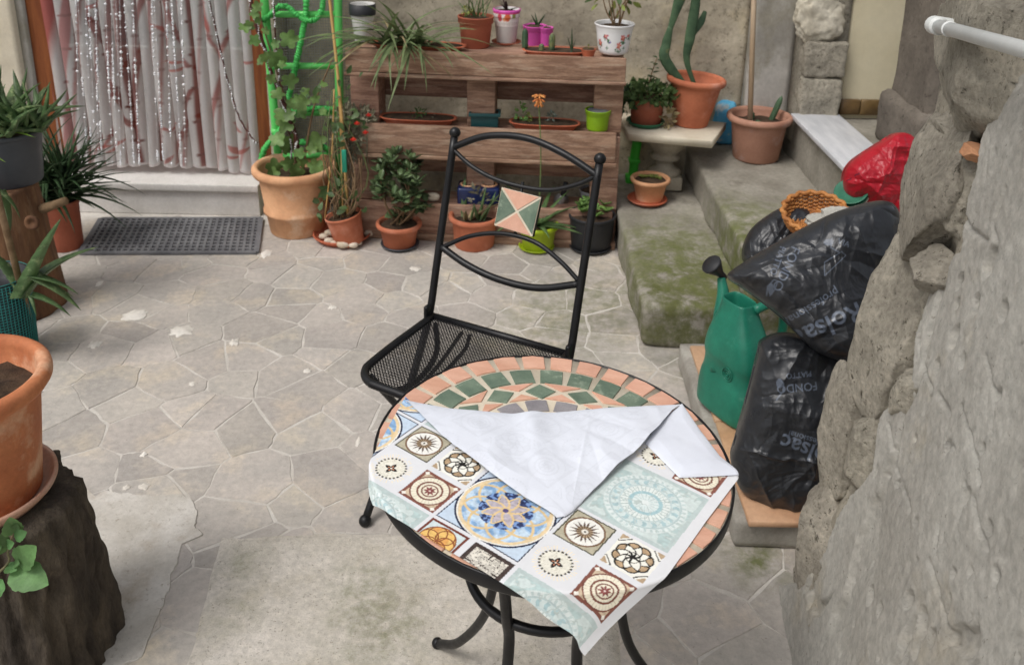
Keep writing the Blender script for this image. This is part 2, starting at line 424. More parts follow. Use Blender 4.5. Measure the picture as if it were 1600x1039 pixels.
# crazy paving: cells of uneven weight
stones = []; gx, gy = .182, .150; seeds = []
for j in range(26):
    for i in range(22):
        seeds.append((-2.95 + (i + (j % 2) * .5) * gx + random.uniform(-.42, .42) * gx, .2 + j * gy + random.uniform(-.40, .40) * gy, random.uniform(-.0042, .0042)))
seeds = np.array(seeds)
for s in seeds:
    if not (-2.85 < s[0] < .95 and .3 < s[1] < 3.95) or (s[0] > .60 and s[1] > 2.9) or (s[0] > .72 and s[1] > 1.92): continue
    p0 = s[:2]; poly = [p0 + A3(dx, dy) for dx, dy in ((-.5, -.5), (.5, -.5), (.5, .5), (-.5, .5))]; jw = random.uniform(.0013, .0036)
    for q in seeds[np.argsort(((seeds[:, :2] - p0) ** 2).sum(1))[1:26]]:
        n = q[:2] - p0; l = np.linalg.norm(n); n = n / l; poly = clip(poly, p0 + n * (l / 2 + (s[2] - q[2]) / (2 * l) - jw), n)
        if len(poly) < 3: break
    if len(poly) < 3: continue
    P = np.array(poly); P[:, 1] = np.minimum(P[:, 1], 4.0)
    if inpoly(P, slab_poly).all() or inpoly(P, patch_poly).all(): continue
    stones.append(prism(jag(P, .0042, 3), -.02, random.uniform(-.0010, .0016), .0016) + ((p0[0] / max(p0[1], .5), p0[1]),))
def shown(q):
    p_ = proj([q[2][0] * max(q[2][1], .5), q[2][1], 0]); return -20 < p_[0] < 1330 and 330 < p_[1] < 1060
vis = sorted([q for q in stones if shown(q)], key=lambda q: q[2][1]); rest = [q for q in stones if not shown(q)] + vis[295:]
for q in vis[:295]: mk('paving_stone', q[0], q[1], M_pave, pav, smooth=False)
ro_ = mk('paving_remainder', *merge(*[(q[0], q[1]) for q in rest]), M_pave, pav, smooth=False); ro_['kind'] = 'stuff'

def sheet(name, poly, z, m, parent, n=60, amp=.0015, edge=.006, rough_edge=.004):
    """a thin laid sheet with uneven top and feathered edge"""
    P = np.array(jag(poly, rough_edge, 6)); c = P.mean(0); rings = np.r_[0, np.linspace(.06, 1, 26)]
    V = [np.r_[c, z]]
    for r in rings[1:]:
        q = c + (P - c) * r; zz = z + amp * fbm(np.c_[q * 9, np.zeros(len(q))], 3) - (edge if r == 1 else 0)
        V += [np.r_[a, b] for a, b in zip(q, zz)]
    n = len(P); Fc = [(0, 1 + i, 1 + (i + 1) % n) for i in range(n)]
    for k in range(len(rings) - 2):
        Fc += [(1 + k * n + i, 1 + (k + 1) * n + i, 1 + (k + 1) * n + (i + 1) % n, 1 + k * n + (i + 1) % n) for i in range(n)]
    return mk(name, V, Fc, m, parent)
def feather(poly):
    P = spline(poly, 220, closed=True); c = P.mean(0); d = P - c; l = np.linalg.norm(d, axis=1)[:, None]
    return P + d / l * (.022 * fbm(np.c_[P * 26, P[:, :1] * 0], 4))[:, None]
sheet('concrete_slab', slab_poly, .0045, M_slab, pav, amp=.002, edge=.007, rough_edge=.004)
v, f = prism(feather(patch_poly), -.003, .0034, .002); mk('cement_patch', v, f, M_patch, pav, smooth=False)
for (x, y, rx, ry) in [(210, 493, 20, 9), (282, 518, 19, 8), (148, 538, 10, 6), (366, 535, 8, 5), (62, 30, 0, 0), (416, 397, 9, 7), (300, 395, 6, 3), (155, 444, 5, 4), (650, 420, 10, 4), (225, 760, 9, 4), (197, 762, 6, 3), (560, 690, 4, 6), (225, 710, 5, 3), (480, 580, 6, 3), (520, 480, 7, 3), (300, 600, 5, 3)]:
    if rx == 0: continue
    P = GZ(x, y); s = mpp(P); sf = .45
    an = np.linspace(0, 2 * np.pi, 48, endpoint=False); rad = .92 + .55 * fbm(np.stack([np.cos(an) * 2.6 + x, np.sin(an) * 2.6 + y, an * 0], -1), 4)
    poly = np.stack([P[0] + rx * s * rad * np.cos(an), P[1] + ry * s / sf * rad * np.sin(an)], -1)
    v, f = prism(poly, -.002, .0021, .0006); mk('lime_splash', v, f, M_white, pav)

# ------------------------------------------------------------------ rough blocks
def roughbox(c, s, n=(20, 20, 8), disp=.008, freq=6., rnd=.02, seed=0.):
    """box with a subdivided, worn surface"""
    V = []; Fc = []; idx = {}
    nx, ny, nz = n
    def vid(i, j, k):
        if (i, j, k) not in idx: idx[(i, j, k)] = len(V); V.append((i / nx - .5, j / ny - .5, k / nz - .5))
        return idx[(i, j, k)]
    for i in range(nx):
        for j in range(ny):
            for k in (0, nz): Fc.append((vid(i, j, k), vid(i + 1, j, k), vid(i + 1, j + 1, k), vid(i, j + 1, k)))
    for i in range(nx):
        for k in range(nz):
            for j in (0, ny): Fc.append((vid(i, j, k), vid(i + 1, j, k), vid(i + 1, j, k + 1), vid(i, j, k + 1)))
    for j in range(ny):
        for k in range(nz):
            for i in (0, nx): Fc.append((vid(i, j, k), vid(i, j + 1, k), vid(i, j + 1, k + 1), vid(i, j, k + 1)))
    V = np.array(V) * np.array(s)
    hs_ = np.array(s) / 2; inner = np.clip(V, -(hs_ - rnd), hs_ - rnd); d = V - inner; l = np.linalg.norm(d, axis=1)
    V = inner + d / np.maximum(l, 1e-9)[:, None] * np.minimum(l, rnd)[:, None]
    Wp = V + np.array(c); nrm = V / hs_; nrm = nrm ** 5; nrm /= np.linalg.norm(nrm, axis=1)[:, None] + 1e-9
    V = V + nrm * (disp * fbm(Wp * freq + seed, 5))[:, None]
    return V + np.array(c), Fc

steps = thing('concrete_steps', 'low mossy concrete steps climbing right to a landing edged with white marble', 'steps', (.9, 3.4, 0))
v, f = roughbox((1.2, 3.54, .0825), (1.47, 1.36, .165), (60, 56, 10), .018, 5, .02, 3); mk('step', v, f, M_conc, steps)
v, f = roughbox((1.55, 3.545, .245), (1.44, 1.34, .17), (60, 56, 10), .018, 5, .018, 7); mk('step', v, f, M_conc, steps)
v, f = roughbox((1.90, 3.30, .365), (1.25, 1.78, .31), (50, 60, 14), .012, 5, .012, 11); mk('landing', v, f, M_conc, steps)
ms = [GZ(1238, 182, .545)[:2], GZ(1336, 270, .545)[:2], GZ(1400, 268, .545)[:2], GZ(1318, 184, .545)[:2]]
xm = np.mean([ms[0][0], ms[1][0]])
v, f = rbox((xm + .10, 3.36, .535), (.215, 1.25, .022), .004); mk('marble_edge', v, f, M_marble, steps)

# ------------------------------------------------------------------ tiled platform by the wall
zP = .10
M_tile = mat('terracotta floor tile', lin(196, 160, 128), lin(178, 138, 106), rough=.6, scale=7, bump=.15, rand=.1, fine=.1, c3=lin(150, 118, 96), s3=9, t3=(.6, .8))
M_grey = mat('grey cement edge', lin(168, 164, 155), lin(140, 135, 126), rough=.9, scale=8, bump=.4, fine=.15)
plat = thing('tiled_platform', 'low platform paved with terracotta tiles and rough cement sides at foot of wall', 'platform', (.8, 2.3, 0))
px0 = GZ(1066, 545, zP)[0]
v, f = roughbox(((px0 + 1.45) / 2, 2.325, .045), (1.45 - px0, .86, .086), (40, 36, 5), .007, 8, .012, 5); mk('cement_base', v, f, M_grey, plat)
ts = .205
for i in range(4):
    for j in range(4):
        cx, cy = px0 + .03 + ts / 2 + i * (ts + .006), 2.735 - .02 - ts / 2 - j * (ts + .006)
        v, f = rbox((cx, cy, .091), (ts, ts, .018), .003, 1, jit=.0012); mk('floor_tile', v, f, M_tile, plat)
v, f = roughbox((px0 + .42, 1.85, .035), (.5, .16, .07), (24, 10, 6), .014, 9, .03, 21); mk('broken_edge', v, f, M_patch, plat)

# ------------------------------------------------------------------ house wall with the curtained door
M_ochre = mat('ochre grey plaster', lin(186, 176, 156), lin(158, 148, 130), rough=.92, scale=3.2, bump=.5, bscale=55, fine=.22, speck=(lin(130, 122, 106), 26, .56, .70), c3=lin(192, 178, 146), s3=2.6, t3=(.52, .68))
M_beige = mat('beige plaster', lin(216, 207, 187), lin(206, 195, 173), rough=.9, scale=5, bump=.5, bscale=140, fine=.08)
M_yellow = mat('yellow plaster', lin(222, 213, 186), lin(212, 202, 172), rough=.85, scale=3, bump=.12, fine=.04, c3=lin(205, 190, 160), s3=3, t3=(.6, .8))
M_cem = mat('cement render', lin(184, 180, 173), lin(160, 156, 148), rough=.9, scale=4, bump=.4, bscale=60, fine=.14, mapscale=(1, 1, .8), c3=lin(152, 147, 134), s3=5, t3=(.48, .60))
M_rock = mat('tuff stone', lin(190, 182, 166), lin(156, 149, 135), rough=.95, scale=6, bump=1.0, bscale=75, brough=.78, speck=(lin(96, 90, 78), 60, .58, .70), fine=.34, c3=lin(192, 184, 166), s3=7, t3=(.56, .74), bdist=.016, rand=.08)
M_palerock = mat('pale stone', lin(206, 200, 184), lin(176, 168, 150), rough=.95, scale=8, bump=.8, bscale=50, fine=.15)
M_dark = mat('dark weathered render', lin(120, 112, 102), lin(96, 89, 81), rough=.95, scale=4, speck=(lin(70, 64, 58), 40, .58, .72), bump=.8, bscale=60, fine=.2)
M_frame = mat('brown door wood', lin(150, 88, 48), lin(122, 66, 36), rough=.5, scale=6, bump=.15, mapscale=(10, 10, .8))
M_glass = mat('door glass', lin(120, 116, 110), lin(96, 92, 88), rough=.15, bump=0, spec=.5)
M_brown = mat('brown glazed tile', lin(124, 100, 66), lin(92, 72, 46), rough=.35, scale=12, bump=.1, rand=.12)
YW = 4.20
YD = 4.05
wall = thing('house_wall', 'old house wall of patched plaster, cement and stone behind the pots', 'wall', (-.5, YW, 0))
def panel(name, x0, x1, z0, z1, Y, m, parent, disp=.012, freq=5, thick=.18, step=.022, seed=0, vs=1.):
    nx = max(3, int((x1 - x0) / step)); nz = max(3, int((z1 - z0) / step))
    X, Zg = np.meshgrid(np.linspace(x0, x1, nx), np.linspace(z0, z1, nz)); P = np.stack([X * freq, Zg * freq * vs, X * 0 + seed], -1)
    Yv = Y - disp * fbm(P, 5) - disp * .6 * ridge(P * .6 + 5, 3)
    V = np.stack([X, Yv, Zg], -1).reshape(-1, 3); Fc = grid(nx, nz)
    b = len(V); V = np.r_[V, [(x0, Y + thick, z0), (x1, Y + thick, z0), (x1, Y + thick, z1), (x0, Y + thick, z1)]]
    c0, c1, c2, c3 = 0, nx - 1, nx * nz - 1, nx * (nz - 1)
    Fc += [tuple(range(0, nx)) + (b + 1, b), tuple(range(nx * (nz - 1), nx * nz)) + (b + 2, b + 3), tuple(range(0, nx * nz, nx)) + (b + 3, b), tuple(range(nx - 1, nx * nz, nx)) + (b + 2, b + 1), (b, b + 1, b + 2, b + 3)]
    return mk(name, V, Fc, m, parent, recalc=True)
xl = GY(46, 30, 4.1)[0]; xr = GY(402, 120, 4.1)[0]
xp0 = GY(1165, 90, YW)[0]; xp1 = GY(1249, 90, 4.04)[0]; xs1 = GY(1322, 90, 4.0)[0]; xy1 = GY(1440, 90, 4.0)[0]
panel('plaster', -3.6, xl - .035, 0, 2.6, YD - .02, M_beige, wall, .003, 20)
panel('door_reveal', xl - .035, xl, 0, 2.6, YD + .01, M_cem, wall, .004, 12)
panel('plaster', xr + .12, xp0, 0, 2.6, YW, M_ochre, wall, .022, 4.2, seed=4)
panel('return_wall', xr + .05, xr + .12, 0, 2.6, YD + .02, M_ochre, wall, .006, 8, seed=14)
panel('lintel', xl, xr + .05, 2.15, 2.6, YD, M_beige, wall, .003, 20)
panel('cement_pilaster', xp0, xp1, 0, 2.6, 4.13, M_cem, wall, .012, 5, seed=9)
panel('yellow_plaster', xs1, xy1 + .6, .5, 2.6, 4.02, M_yellow, wall, .004, 3, seed=2)
panel('rubble_core', xp1, xs1, .4, 2.6, 4.015, M_rock, wall, .02, 9, seed=6)
# corner stones of the pilaster, read one by one
zst = [.53] + [GY(1285, q, 3.97)[2] for q in (172, 118, 62)] 
def cstone(x0, x1, z0, z1, m, seed, Y=3.99, d=.09):
    v, f = roughbox(((x0 + x1) / 2, Y + d / 2 - .03, (z0 + z1) / 2), (x1 - x0, d, z1 - z0), (22, 8, 20), .022, 11, .014, seed); mk('corner_stone', v, f, m, wall)
zz = lambda q: GY(1285, q, 3.97)[2]
cstone(xp1 + .004, xs1 - .01, zz(186), zz(124), M_rock, 1); cstone(xp1 + .004, xs1 - .004, zz(121), zz(66), M_rock, 2)
c = GY(1284, 30, 3.96); v, f = blob(c + A3(0, .035, 0), (.094, .040, .098), 5, .42, 2.1, 3.4, 3); mk('corner_stone', v, f, M_palerock, wall)
for k, (q0, q1) in enumerate([(-60, -8), (-130, -63), (-210, -133)]): cstone(xp1 + .004, xs1 - .006, zz(q0) - .0, zz(q1) + .0, M_rock, 5 + k) if zz(q0) < zz(q1) else None
for i in range(5):
    x0 = xs1 + .003 + i * .092; v, f = rbox((x0 + .045, 4.005, .575), (.088, .02, .07), .003, 1); mk('skirting_tile', v, f, M_brown, wall)
# door: brown frame, boarded lower leaf, glass above, seen through the sheer curtains
for (x0, x1, nm) in ((xl, xl + .095, 'door_jamb'), (xr - .03, xr + .05, 'door_jamb')):
    v, f = rbox(((x0 + x1) / 2, 4.16, 1.155), (x1 - x0, .16, 1.99), .006); mk(nm, v, f, M_frame, wall)
v, f = rbox(((xl + xr) / 2, 4.16, 2.11), (xr - xl + .1, .15, .08), .006); mk('door_head', v, f, M_frame, wall)
door = mk('door_leaf', *rbox(((xl + xr) / 2, 4.26, .44), (xr - xl - .07, .04, .56), .004), M_frame, wall)
mk('door_pane', *rbox(((xl + xr) / 2, 4.268, 1.40), (xr - xl - .07, .012, 1.34), .002), M_glass, door)
mk('door_stile', *rbox(((xl + xr) / 2, 4.255, 1.40), (.07, .045, 1.34), .004), M_frame, door)

dst = thing('doorstep', 'grey stone doorstep below the curtained doorway', 'step', ((xl + xr) / 2, 4.05, 0))
zt = .157; x0, x1 = xl - .12, GZ(409, 334)[0]
v, f = rbox(((x0 + x1) / 2, 4.07, .061), (x1 - x0, .21, .122), .003); mk('riser', v, f, M_stepgrey, dst)
v, f = rbox(((x0 + x1) / 2, 4.115, .14), (x1 - x0 + .01, .34, .034), .004); mk('tread', v, f, M_stepgrey, dst)
# dark wall end beside the yellow recess
pe = thing('dark_wall_end', 'dark weathered wall end standing beside the yellow recess', 'wall', (1.7, 3.5, .52))
pl0 = GZ(1372, 216, .53)
v, f = roughbox((pl0[0] + .29, pl0[1] - .12, 1.45), (.50, .36, 1.88), (18, 12, 60), .016, 6, .03, 17); mk('render_face', v, f, M_dark, pe)
v, f = roughbox((pl0[0] + .28, pl0[1] - .13, .62), (.56, .40, .22), (20, 12, 9), .02, 7, .035, 23); mk('broken_foot', v, f, M_dark, pe)

# ------------------------------------------------------------------ near stone wall on the right
B0 = A3(.690, 1.812, 0); ex = A3(-.15, -.9887, 0); bat = .136
nW = np.cross(A3(bat, 0, 1), ex); nW /= np.linalg.norm(nW)
if nW[0] > 0: nW = -nW
tW = A3(bat, 0, 1) / np.linalg.norm(A3(bat, 0, 1))
def WP(s, z, h=0.): return B0 + ex * np.asarray(s)[..., None] + A3(bat, 0, 1) * np.asarray(z)[..., None] + nW * np.asarray(h)[..., None]
def WS(x, y, h=0.):
    P = GP(x, y, B0 + nW * h, nW) - nW * h - B0; z = P[2] / 1.0; q = P - A3(bat, 0, 1) * z; return q @ ex, z
M_plast = mat('rough render', lin(190, 187, 178), lin(172, 168, 159), rough=.95, scale=5, bump=.85, bscale=210, brough=.8, speck=(lin(120, 114, 104), 95, .63, .75), fine=.24, c3=lin(178, 168, 148), s3=3, t3=(.56, .75), bdist=.006)
M_core = mat('crumbling mortar', lin(180, 172, 155), lin(146, 139, 125), rough=.96, scale=9, bump=1.0, bscale=100, brough=.78, speck=(lin(96, 90, 78), 60, .58, .70), fine=.25, bdist=.006)
sw = thing('stone_wall', 'near rough stone wall end half covered with pitted grey render', 'wall', tuple(B0))
S, Zg = np.meshgrid(np.arange(-.01, 2.4, .016), np.arange(-.01, 2.3, .016))
hh = -.012 + .04 * fbm(np.stack([S * 9, Zg * 9, S * 0], -1), 5)
hh = np.where(S < .03, hh - (.03 - S) * .4, hh)
V = WP(S, Zg, hh).reshape(-1, 3); nx, nz = S.shape[1], S.shape[0]; Fc = grid(nx, nz)
b = len(V); V2 = V.copy(); V2[:, 0] += .32
ring = list(range(nx)) + [j * nx + nx - 1 for j in range(1, nz)] + [(nz - 1) * nx + i for i in range(nx - 2, -1, -1)] + [j * nx for j in range(nz - 2, 0, -1)]
V = np.r_[V, V2[ring]]; m_ = len(ring)
Fc += [(ring[i], ring[(i + 1) % m_], b + (i + 1) % m_, b + i) for i in range(m_)] + [tuple(b + i for i in range(m_))]
mk('mortar_core', V, Fc, M_core, sw)
bpx = [(1606, 108), (1579, 130), (1564, 179), (1547, 222), (1536, 275), (1523, 321), (1511, 394), (1488, 415), (1467, 434), (1452, 480), (1442, 523), (1434, 596), (1410, 628), (1386, 652), (1374, 733), (1345, 768), (1321, 798), (1300, 850), (1281, 893), (1255, 905), (1228, 917)]
bp = [WS(*q) for q in bpx]
poly = [(2.6, bp[0][1] + .12), (1.2, bp[0][1] + .06)] + bp + [(-.02, -.1), (2.6, -.1)]
S, Zg = np.meshgrid(np.r_[np.arange(-.04, 1.0, .0034), np.arange(1.0, 2.38, .011)], np.arange(-.012, 1.62, .0040))
def sdist(P, poly):
    q = np.array(poly); d = np.full(P.shape[:-1], 9.)
    for i in range(len(q)):
        a, bb = q[i], q[(i + 1) % len(q)]; ab = bb - a; t = np.clip(((P - a) @ ab) / (ab @ ab + 1e-12), 0, 1); d = np.minimum(d, np.linalg.norm(P - a - t[..., None] * ab, axis=-1))
    return np.where(inpoly(P, poly), d, -d)
P2 = np.stack([S, Zg], -1); ms_ = sdist(P2, poly) + .012 * fbm(np.stack([S * 22, Zg * 22, S * 0 + 3], -1), 4)
hp = .018 * np.clip(ms_ / .008, -2.2, 1) + .014 * fbm(np.stack([S * 3, Zg * 3, S * 0 + 8], -1), 3) + .0018 * fbm(np.stack([S * 34, Zg * 24, S * 0 + 5], -1), 4) + .0016 * fbm(np.stack([S * 120, Zg * 95, S * 0 + 15], -1), 3)
cr = ridge(np.stack([S * 7 + .4 * fbm(np.stack([S * 6, Zg * 6, S * 0], -1), 3), Zg * 2.2, S * 0 + 40], -1), 2)
hp -= .014 * np.clip((cr - .76) / .08, 0, 1) * np.clip(fbm(np.stack([S * 3.3, Zg * 3.3, S * 0 + 60], -1), 3) * 3 + .3, 0, 1)
def pit(s0, z0, r, el, an_, dp):
    ds_ = (S - s0) * math.cos(an_) + (Zg - z0) * math.sin(an_); dz_ = -(S - s0) * math.sin(an_) + (Zg - z0) * math.cos(an_)
    near = (np.abs(ds_) < r * 2.2) & (np.abs(dz_) < r * el * 2.2)
    if not near.any(): return
    q = (ds_[near] / r) ** 2 + (dz_[near] / (r * el)) ** 2 + .55 * fbm(np.stack([S[near] * 70, Zg[near] * 70, S[near] * 0 + s0 * 99], -1), 3); t = np.clip((1 - q) / .45, 0, 1); hp[near] -= dp * t * t * (3 - 2 * t)
for (x, y, r) in [(1505, 531, .017), (1467, 515, .010), (1520, 568, .010), (1478, 575, .011), (1565, 413, .022), (1512, 443, .012), (1510, 478, .009), (1540, 480, .014), (1590, 490, .016), (1440, 615, .009), (1445, 690, .008), (1375, 935, .016), (1395, 955, .012), (1440, 940, .014), (1460, 975, .022), (1475, 1000, .014), (1530, 780, .011), (1565, 830, .010), (1575, 900, .011), (1510, 900, .009), (1450, 820, .009), (1580, 620, .010), (1500, 700, .008), (1555, 705, .008), (1420, 760, .008)]:
    pit(*WS(x, y), r, random.uniform(.9, 1.5), random.uniform(-.4, .4), random.uniform(.010, .016))
for _ in range(170):
    pit(random.uniform(0, 1.2), random.uniform(0, 1.5), random.choice([.0035, .004, .005, .006, .008]), random.choice([1, 1.2, 1.6, 3, 5]), random.uniform(-.6, .6), random.uniform(.003, .008))
for (pts) in ([(1432, 470), (1450, 500), (1448, 560), (1470, 610)], [(1400, 660), (1412, 720), (1428, 760), (1440, 800)], [(1500, 300), (1530, 360), (1560, 380)], [(1560, 560), (1575, 620), (1570, 680)], [(1480, 620), (1500, 650), (1495, 690)], [(1540, 780), (1548, 830), (1560, 860)], [(1470, 880), (1485, 930), (1500, 990)], [(1520, 640), (1545, 720), (1550, 760)], [(1590, 300), (1570, 350), (1580, 400)]):
    q = np.array([WS(*p) for p in pts]); dmin = np.full(S.shape, 9.)
    for i in range(len(q) - 1):
        ab = q[i + 1] - q[i]; P_ = np.stack([S, Zg], -1) - q[i]; t = np.clip((P_ @ ab) / (ab @ ab), 0, 1); dmin = np.minimum(dmin, np.linalg.norm(P_ - t[..., None] * ab, axis=-1))
    dmin = dmin + .006 * fbm(np.stack([S * 50, Zg * 50, S * 0 + 70], -1), 3); hp -= .007 * np.clip(1 - dmin / .0055, 0, 1)
V = WP(S, Zg, hp).reshape(-1, 3); nx = S.shape[1]; mm = (ms_ > -.014).reshape(-1)
Fc = [q for q in grid(nx, S.shape[0]) if mm[q[0]] and mm[q[1]] and mm[q[2]] and mm[q[3]]]
used = np.unique(np.array(Fc)); re = -np.ones(len(V), int); re[used] = np.arange(len(used))
mk('render_coat', V[used], [tuple(re[i] for i in q) for q in Fc], M_plast, sw, recalc=False)
# stones left bare at the wall's end
def wstone(x, y, hw, hh_, th=.07, h=.0, seed=0, disp=.20, m=None, p=4.5, rot=0.):
    s0, z0 = WS(x, y, h); c = WP(s0, z0, h)
    pe_ = np.linalg.norm(proj(c + ex * .02) - proj(c)) / .02; pt_ = np.linalg.norm(proj(c + tW * .02) - proj(c)) / .02
    v, f = blob((0, 0, 0), (1, 1, 1), 5, disp, 1.7, p, seed, 6)
    rs_ = np.random.default_rng(int(seed) + 5)
    for _ in range(26):      # broken faces
        nn_ = rs_.normal(size=3); nn_ /= np.linalg.norm(nn_); dd_ = rs_.uniform(.62, .92); v = v - np.maximum(0, v @ nn_ - dd_)[:, None] * nn_
    v = v / .86
    v = v * (1 + .05 * ridge(v * 2.4 + seed * 3.1, 3))[:, None]
    v = v + .035 * fbm(v * 6 + seed, 4)[:, None] * v + .035 * fbm(v * 17 + seed, 4)[:, None] * v
    cr_, sr_ = math.cos(rot), math.sin(rot); a, b_ = v[:, 1] * cr_ - v[:, 2] * sr_, v[:, 1] * sr_ + v[:, 2] * cr_
    Vw = c + np.outer(v[:, 0] * th, nW) + np.outer(a * hw * 1.10 / pe_, ex) + np.outer(b_ * hh_ * 1.06 / pt_, tW)
    mk('wall_stone', Vw, f, m or M_rock, sw)
for q in [(1572, 85, 92, 135, .085, -.02, 1), (1462, 300, 54, 118, .06, -.015, 2), (1512, 300, 30, 80, .045, -.012, 3), (1398, 520, 74, 132, .07, -.02, 4), (1318, 690, 40, 92, .05, -.012, 5), (1362, 705, 38, 70, .045, -.012, 6),
          (1288, 835, 46, 78, .055, -.012, 7), (1468, 425, 26, 34, .045, .0, 8), (1430, 615, 24, 40, .045, -.01, 9), (1600, -160, 110, 120, .09, -.02, 10), (1760, 20, 120, 110, .08, -.02, 11), (1260, 905, 26, 22, .03, -.01, 12), (1490, 205, 24, 22, .04, -.01, 14)]:
    wstone(*q[:6], seed=q[6])
wstone(1526, 240, 11, 12, .03, .012, 33, .1, mat('brick lump', lin(176, 130, 96), lin(150, 104, 74), rough=.9, bump=.4))
# white pipe along the wall
M_pipe = mat('white plastic pipe', lin(222, 224, 222), lin(206, 209, 206), rough=.45, scale=5, bump=.04, fine=.05)
h0 = .085
a = GP(1462, 40, B0 + nW * h0, nW); bb = GP(1600, 78, B0 + nW * h0, nW); dpp = (bb - a) / np.linalg.norm(bb - a); rp = .0125
pipe = thing('water_pipe', 'white plastic water pipe running along top of near stone wall', 'pipe', tuple(a))
mk('pipe_run', *tube([a, a + dpp * 1.5], rp, 16), M_pipe, pipe)
mk('elbow', *tube(spline([a + dpp * .02, a - dpp * .008, a - dpp * .02 - nW * .014, a - dpp * .022 - nW * .09], 16), [rp * 1.35] * 17 if False else rp * 1.35, 16), M_pipe, pipe)
mk('coupling', *tube([a + dpp * .075, a + dpp * .082], rp * 1.12, 16), M_pipe, pipe)
# ================================================================== POTS AND PLANTS
TC = lambda n, r, g, b: mat('terracotta ' + n, lin(r, g, b), lin(r * .88, g * .84, b * .82), rough=.75, scale=9, bump=.12, bscale=120, fine=.07, c3=lin(min(240, r * 1.08), min(220, g * 1.28), min(205, b * 1.5)), s3=6, t3=(.55, .78))
M_tc_peach = TC('peach', 224, 172, 130); M_tc_orange = TC('orange', 196, 118, 86); M_tc_brick = TC('brick', 172, 98, 74); M_tc_brown = TC('dusty brown', 176, 132, 111); M_tc_deep = TC('deep', 190, 106, 76)
plas = lambda n, r, g, b, rough=.4: mat(n + ' plastic', lin(r, g, b), lin(r * .9, g * .9, b * .9), rough=rough, scale=6, bump=.03, fine=.05)
M_lime = plas('lime', 150, 196, 40); M_lime2 = plas('yellow lime', 168, 190, 36); M_black = plas('black', 44, 45, 48, .5); M_dgrey = plas('dark grey', 74, 78, 84, .45); M_green = plas('bottle green', 34, 104, 74); M_bright = plas('bright green', 70, 190, 62)
M_pink = plas('pink', 226, 96, 186); M_whitep = plas('white', 226, 224, 220); M_ltblue = plas('light blue', 104, 158, 186); M_teal = plas('teal', 36, 78, 80); M_blueglz = mat('blue glaze', lin(28, 44, 92), lin(20, 30, 64), rough=.2, bump=.03, spec=.5); M_greyp = plas('grey', 128, 130, 134)
M_soil = mat('potting soil', lin(84, 66, 50), lin(52, 40, 30), rough=1, scale=30, bump=.9, bscale=160, fine=.3, bdist=.006)
leafm = lambda n, r, g, b, t=.25, rough=.5, k2=.75, **kw: mat(n + ' leaf', lin(r, g, b), lin(r * k2, g * k2, b * k2), rough=rough, scale=22, bump=.08, fine=.1, rand=.16, trans=t, **kw)
M_jade = leafm('jade', 104, 126, 84, .08, .3); M_vine = leafm('vine', 126, 160, 92); M_aloe = leafm('aloe', 100, 128, 82, .05, .4, c3=lin(150, 168, 118), s3=40, t3=(.55, .7)); M_spider = leafm('spider plant', 128, 146, 100)
M_dkgreen = leafm('dark spiky', 66, 92, 58, .1); M_mint = leafm('mint', 118, 164, 100, .25, .55); M_yel = leafm('variegated', 166, 178, 96); M_herb = leafm('herb', 92, 118, 70); M_succ = leafm('succulent', 126, 164, 86, .1); M_dry = leafm('dry', 168, 150, 112, .1, .9); M_silver = leafm('silvery dead', 150, 146, 122, .1, .9)
M_cact = mat('cactus skin', lin(82, 108, 78), lin(56, 80, 58), rough=.6, scale=16, bump=.35, bscale=40, fine=.2, c3=lin(160, 150, 92), s3=6, t3=(.56, .72))
M_stem = mat('woody stem', lin(140, 116, 88), lin(106, 84, 60), rough=.9, scale=20, bump=.4); M_gstem = mat('green stem', lin(110, 128, 76), lin(86, 100, 60), rough=.7, scale=20, bump=.1)
M_cane = mat('bamboo cane', lin(206, 170, 110), lin(178, 138, 80), rough=.5, scale=9, bump=.1, mapscale=(1, 1, .25))
M_red = mat('red petal', lin(206, 52, 30), lin(170, 34, 22), rough=.6, bump=.05, trans=.15); M_oranget = mat('orange petal', lin(222, 124, 70), lin(226, 168, 96), rough=.6, scale=60, bump=.05, trans=.15)
M_pebble = mat('pale pebble', lin(222, 210, 194), lin(190, 174, 150), rough=.8, scale=16, bump=.2, rand=.15)

def pot_profile(h, rb, rr, style):
    t = .012 * min(1, rr / .08) + .002
    if style == 'round':       # rolled rim
        k = rr * .11
        p = [(rb * .96, 0), (rb, .006), (rr * .84, h * .80), (rr * .86, h - 2.1 * k), (rr * .95, h - 2 * k), (rr * .995, h - 1.4 * k), (rr, h - k), (rr * .99, h - .45 * k), (rr * .95, h - .1 * k), (rr * .90, h), (rr * .85, h - .2 * k), (rr * .82, h - k), (rr * .79, h * .72)]
    elif style == 'band':      # wide plastic collar
        p = [(rb * .96, 0), (rb, .005), (rr * .90, h * .74), (rr * .92, h * .76), (rr * .97, h * .78), (rr * .99, h * .96), (rr, h * .965), (rr, h * .995), (rr * .985, h), (rr * .94, h), (rr * .92, h * .97), (rr * .88, h * .75)]
    else:
        p = [(rb * .97, 0), (rb, .004), (rr * .955, h * .90), (rr * .96, h * .915), (rr, h * .92), (rr, h * .99), (rr * .985, h), (rr * .93, h), (rr * .91, h * .97), (rr * .87, h * .72)]
    return p
class Pot: pass
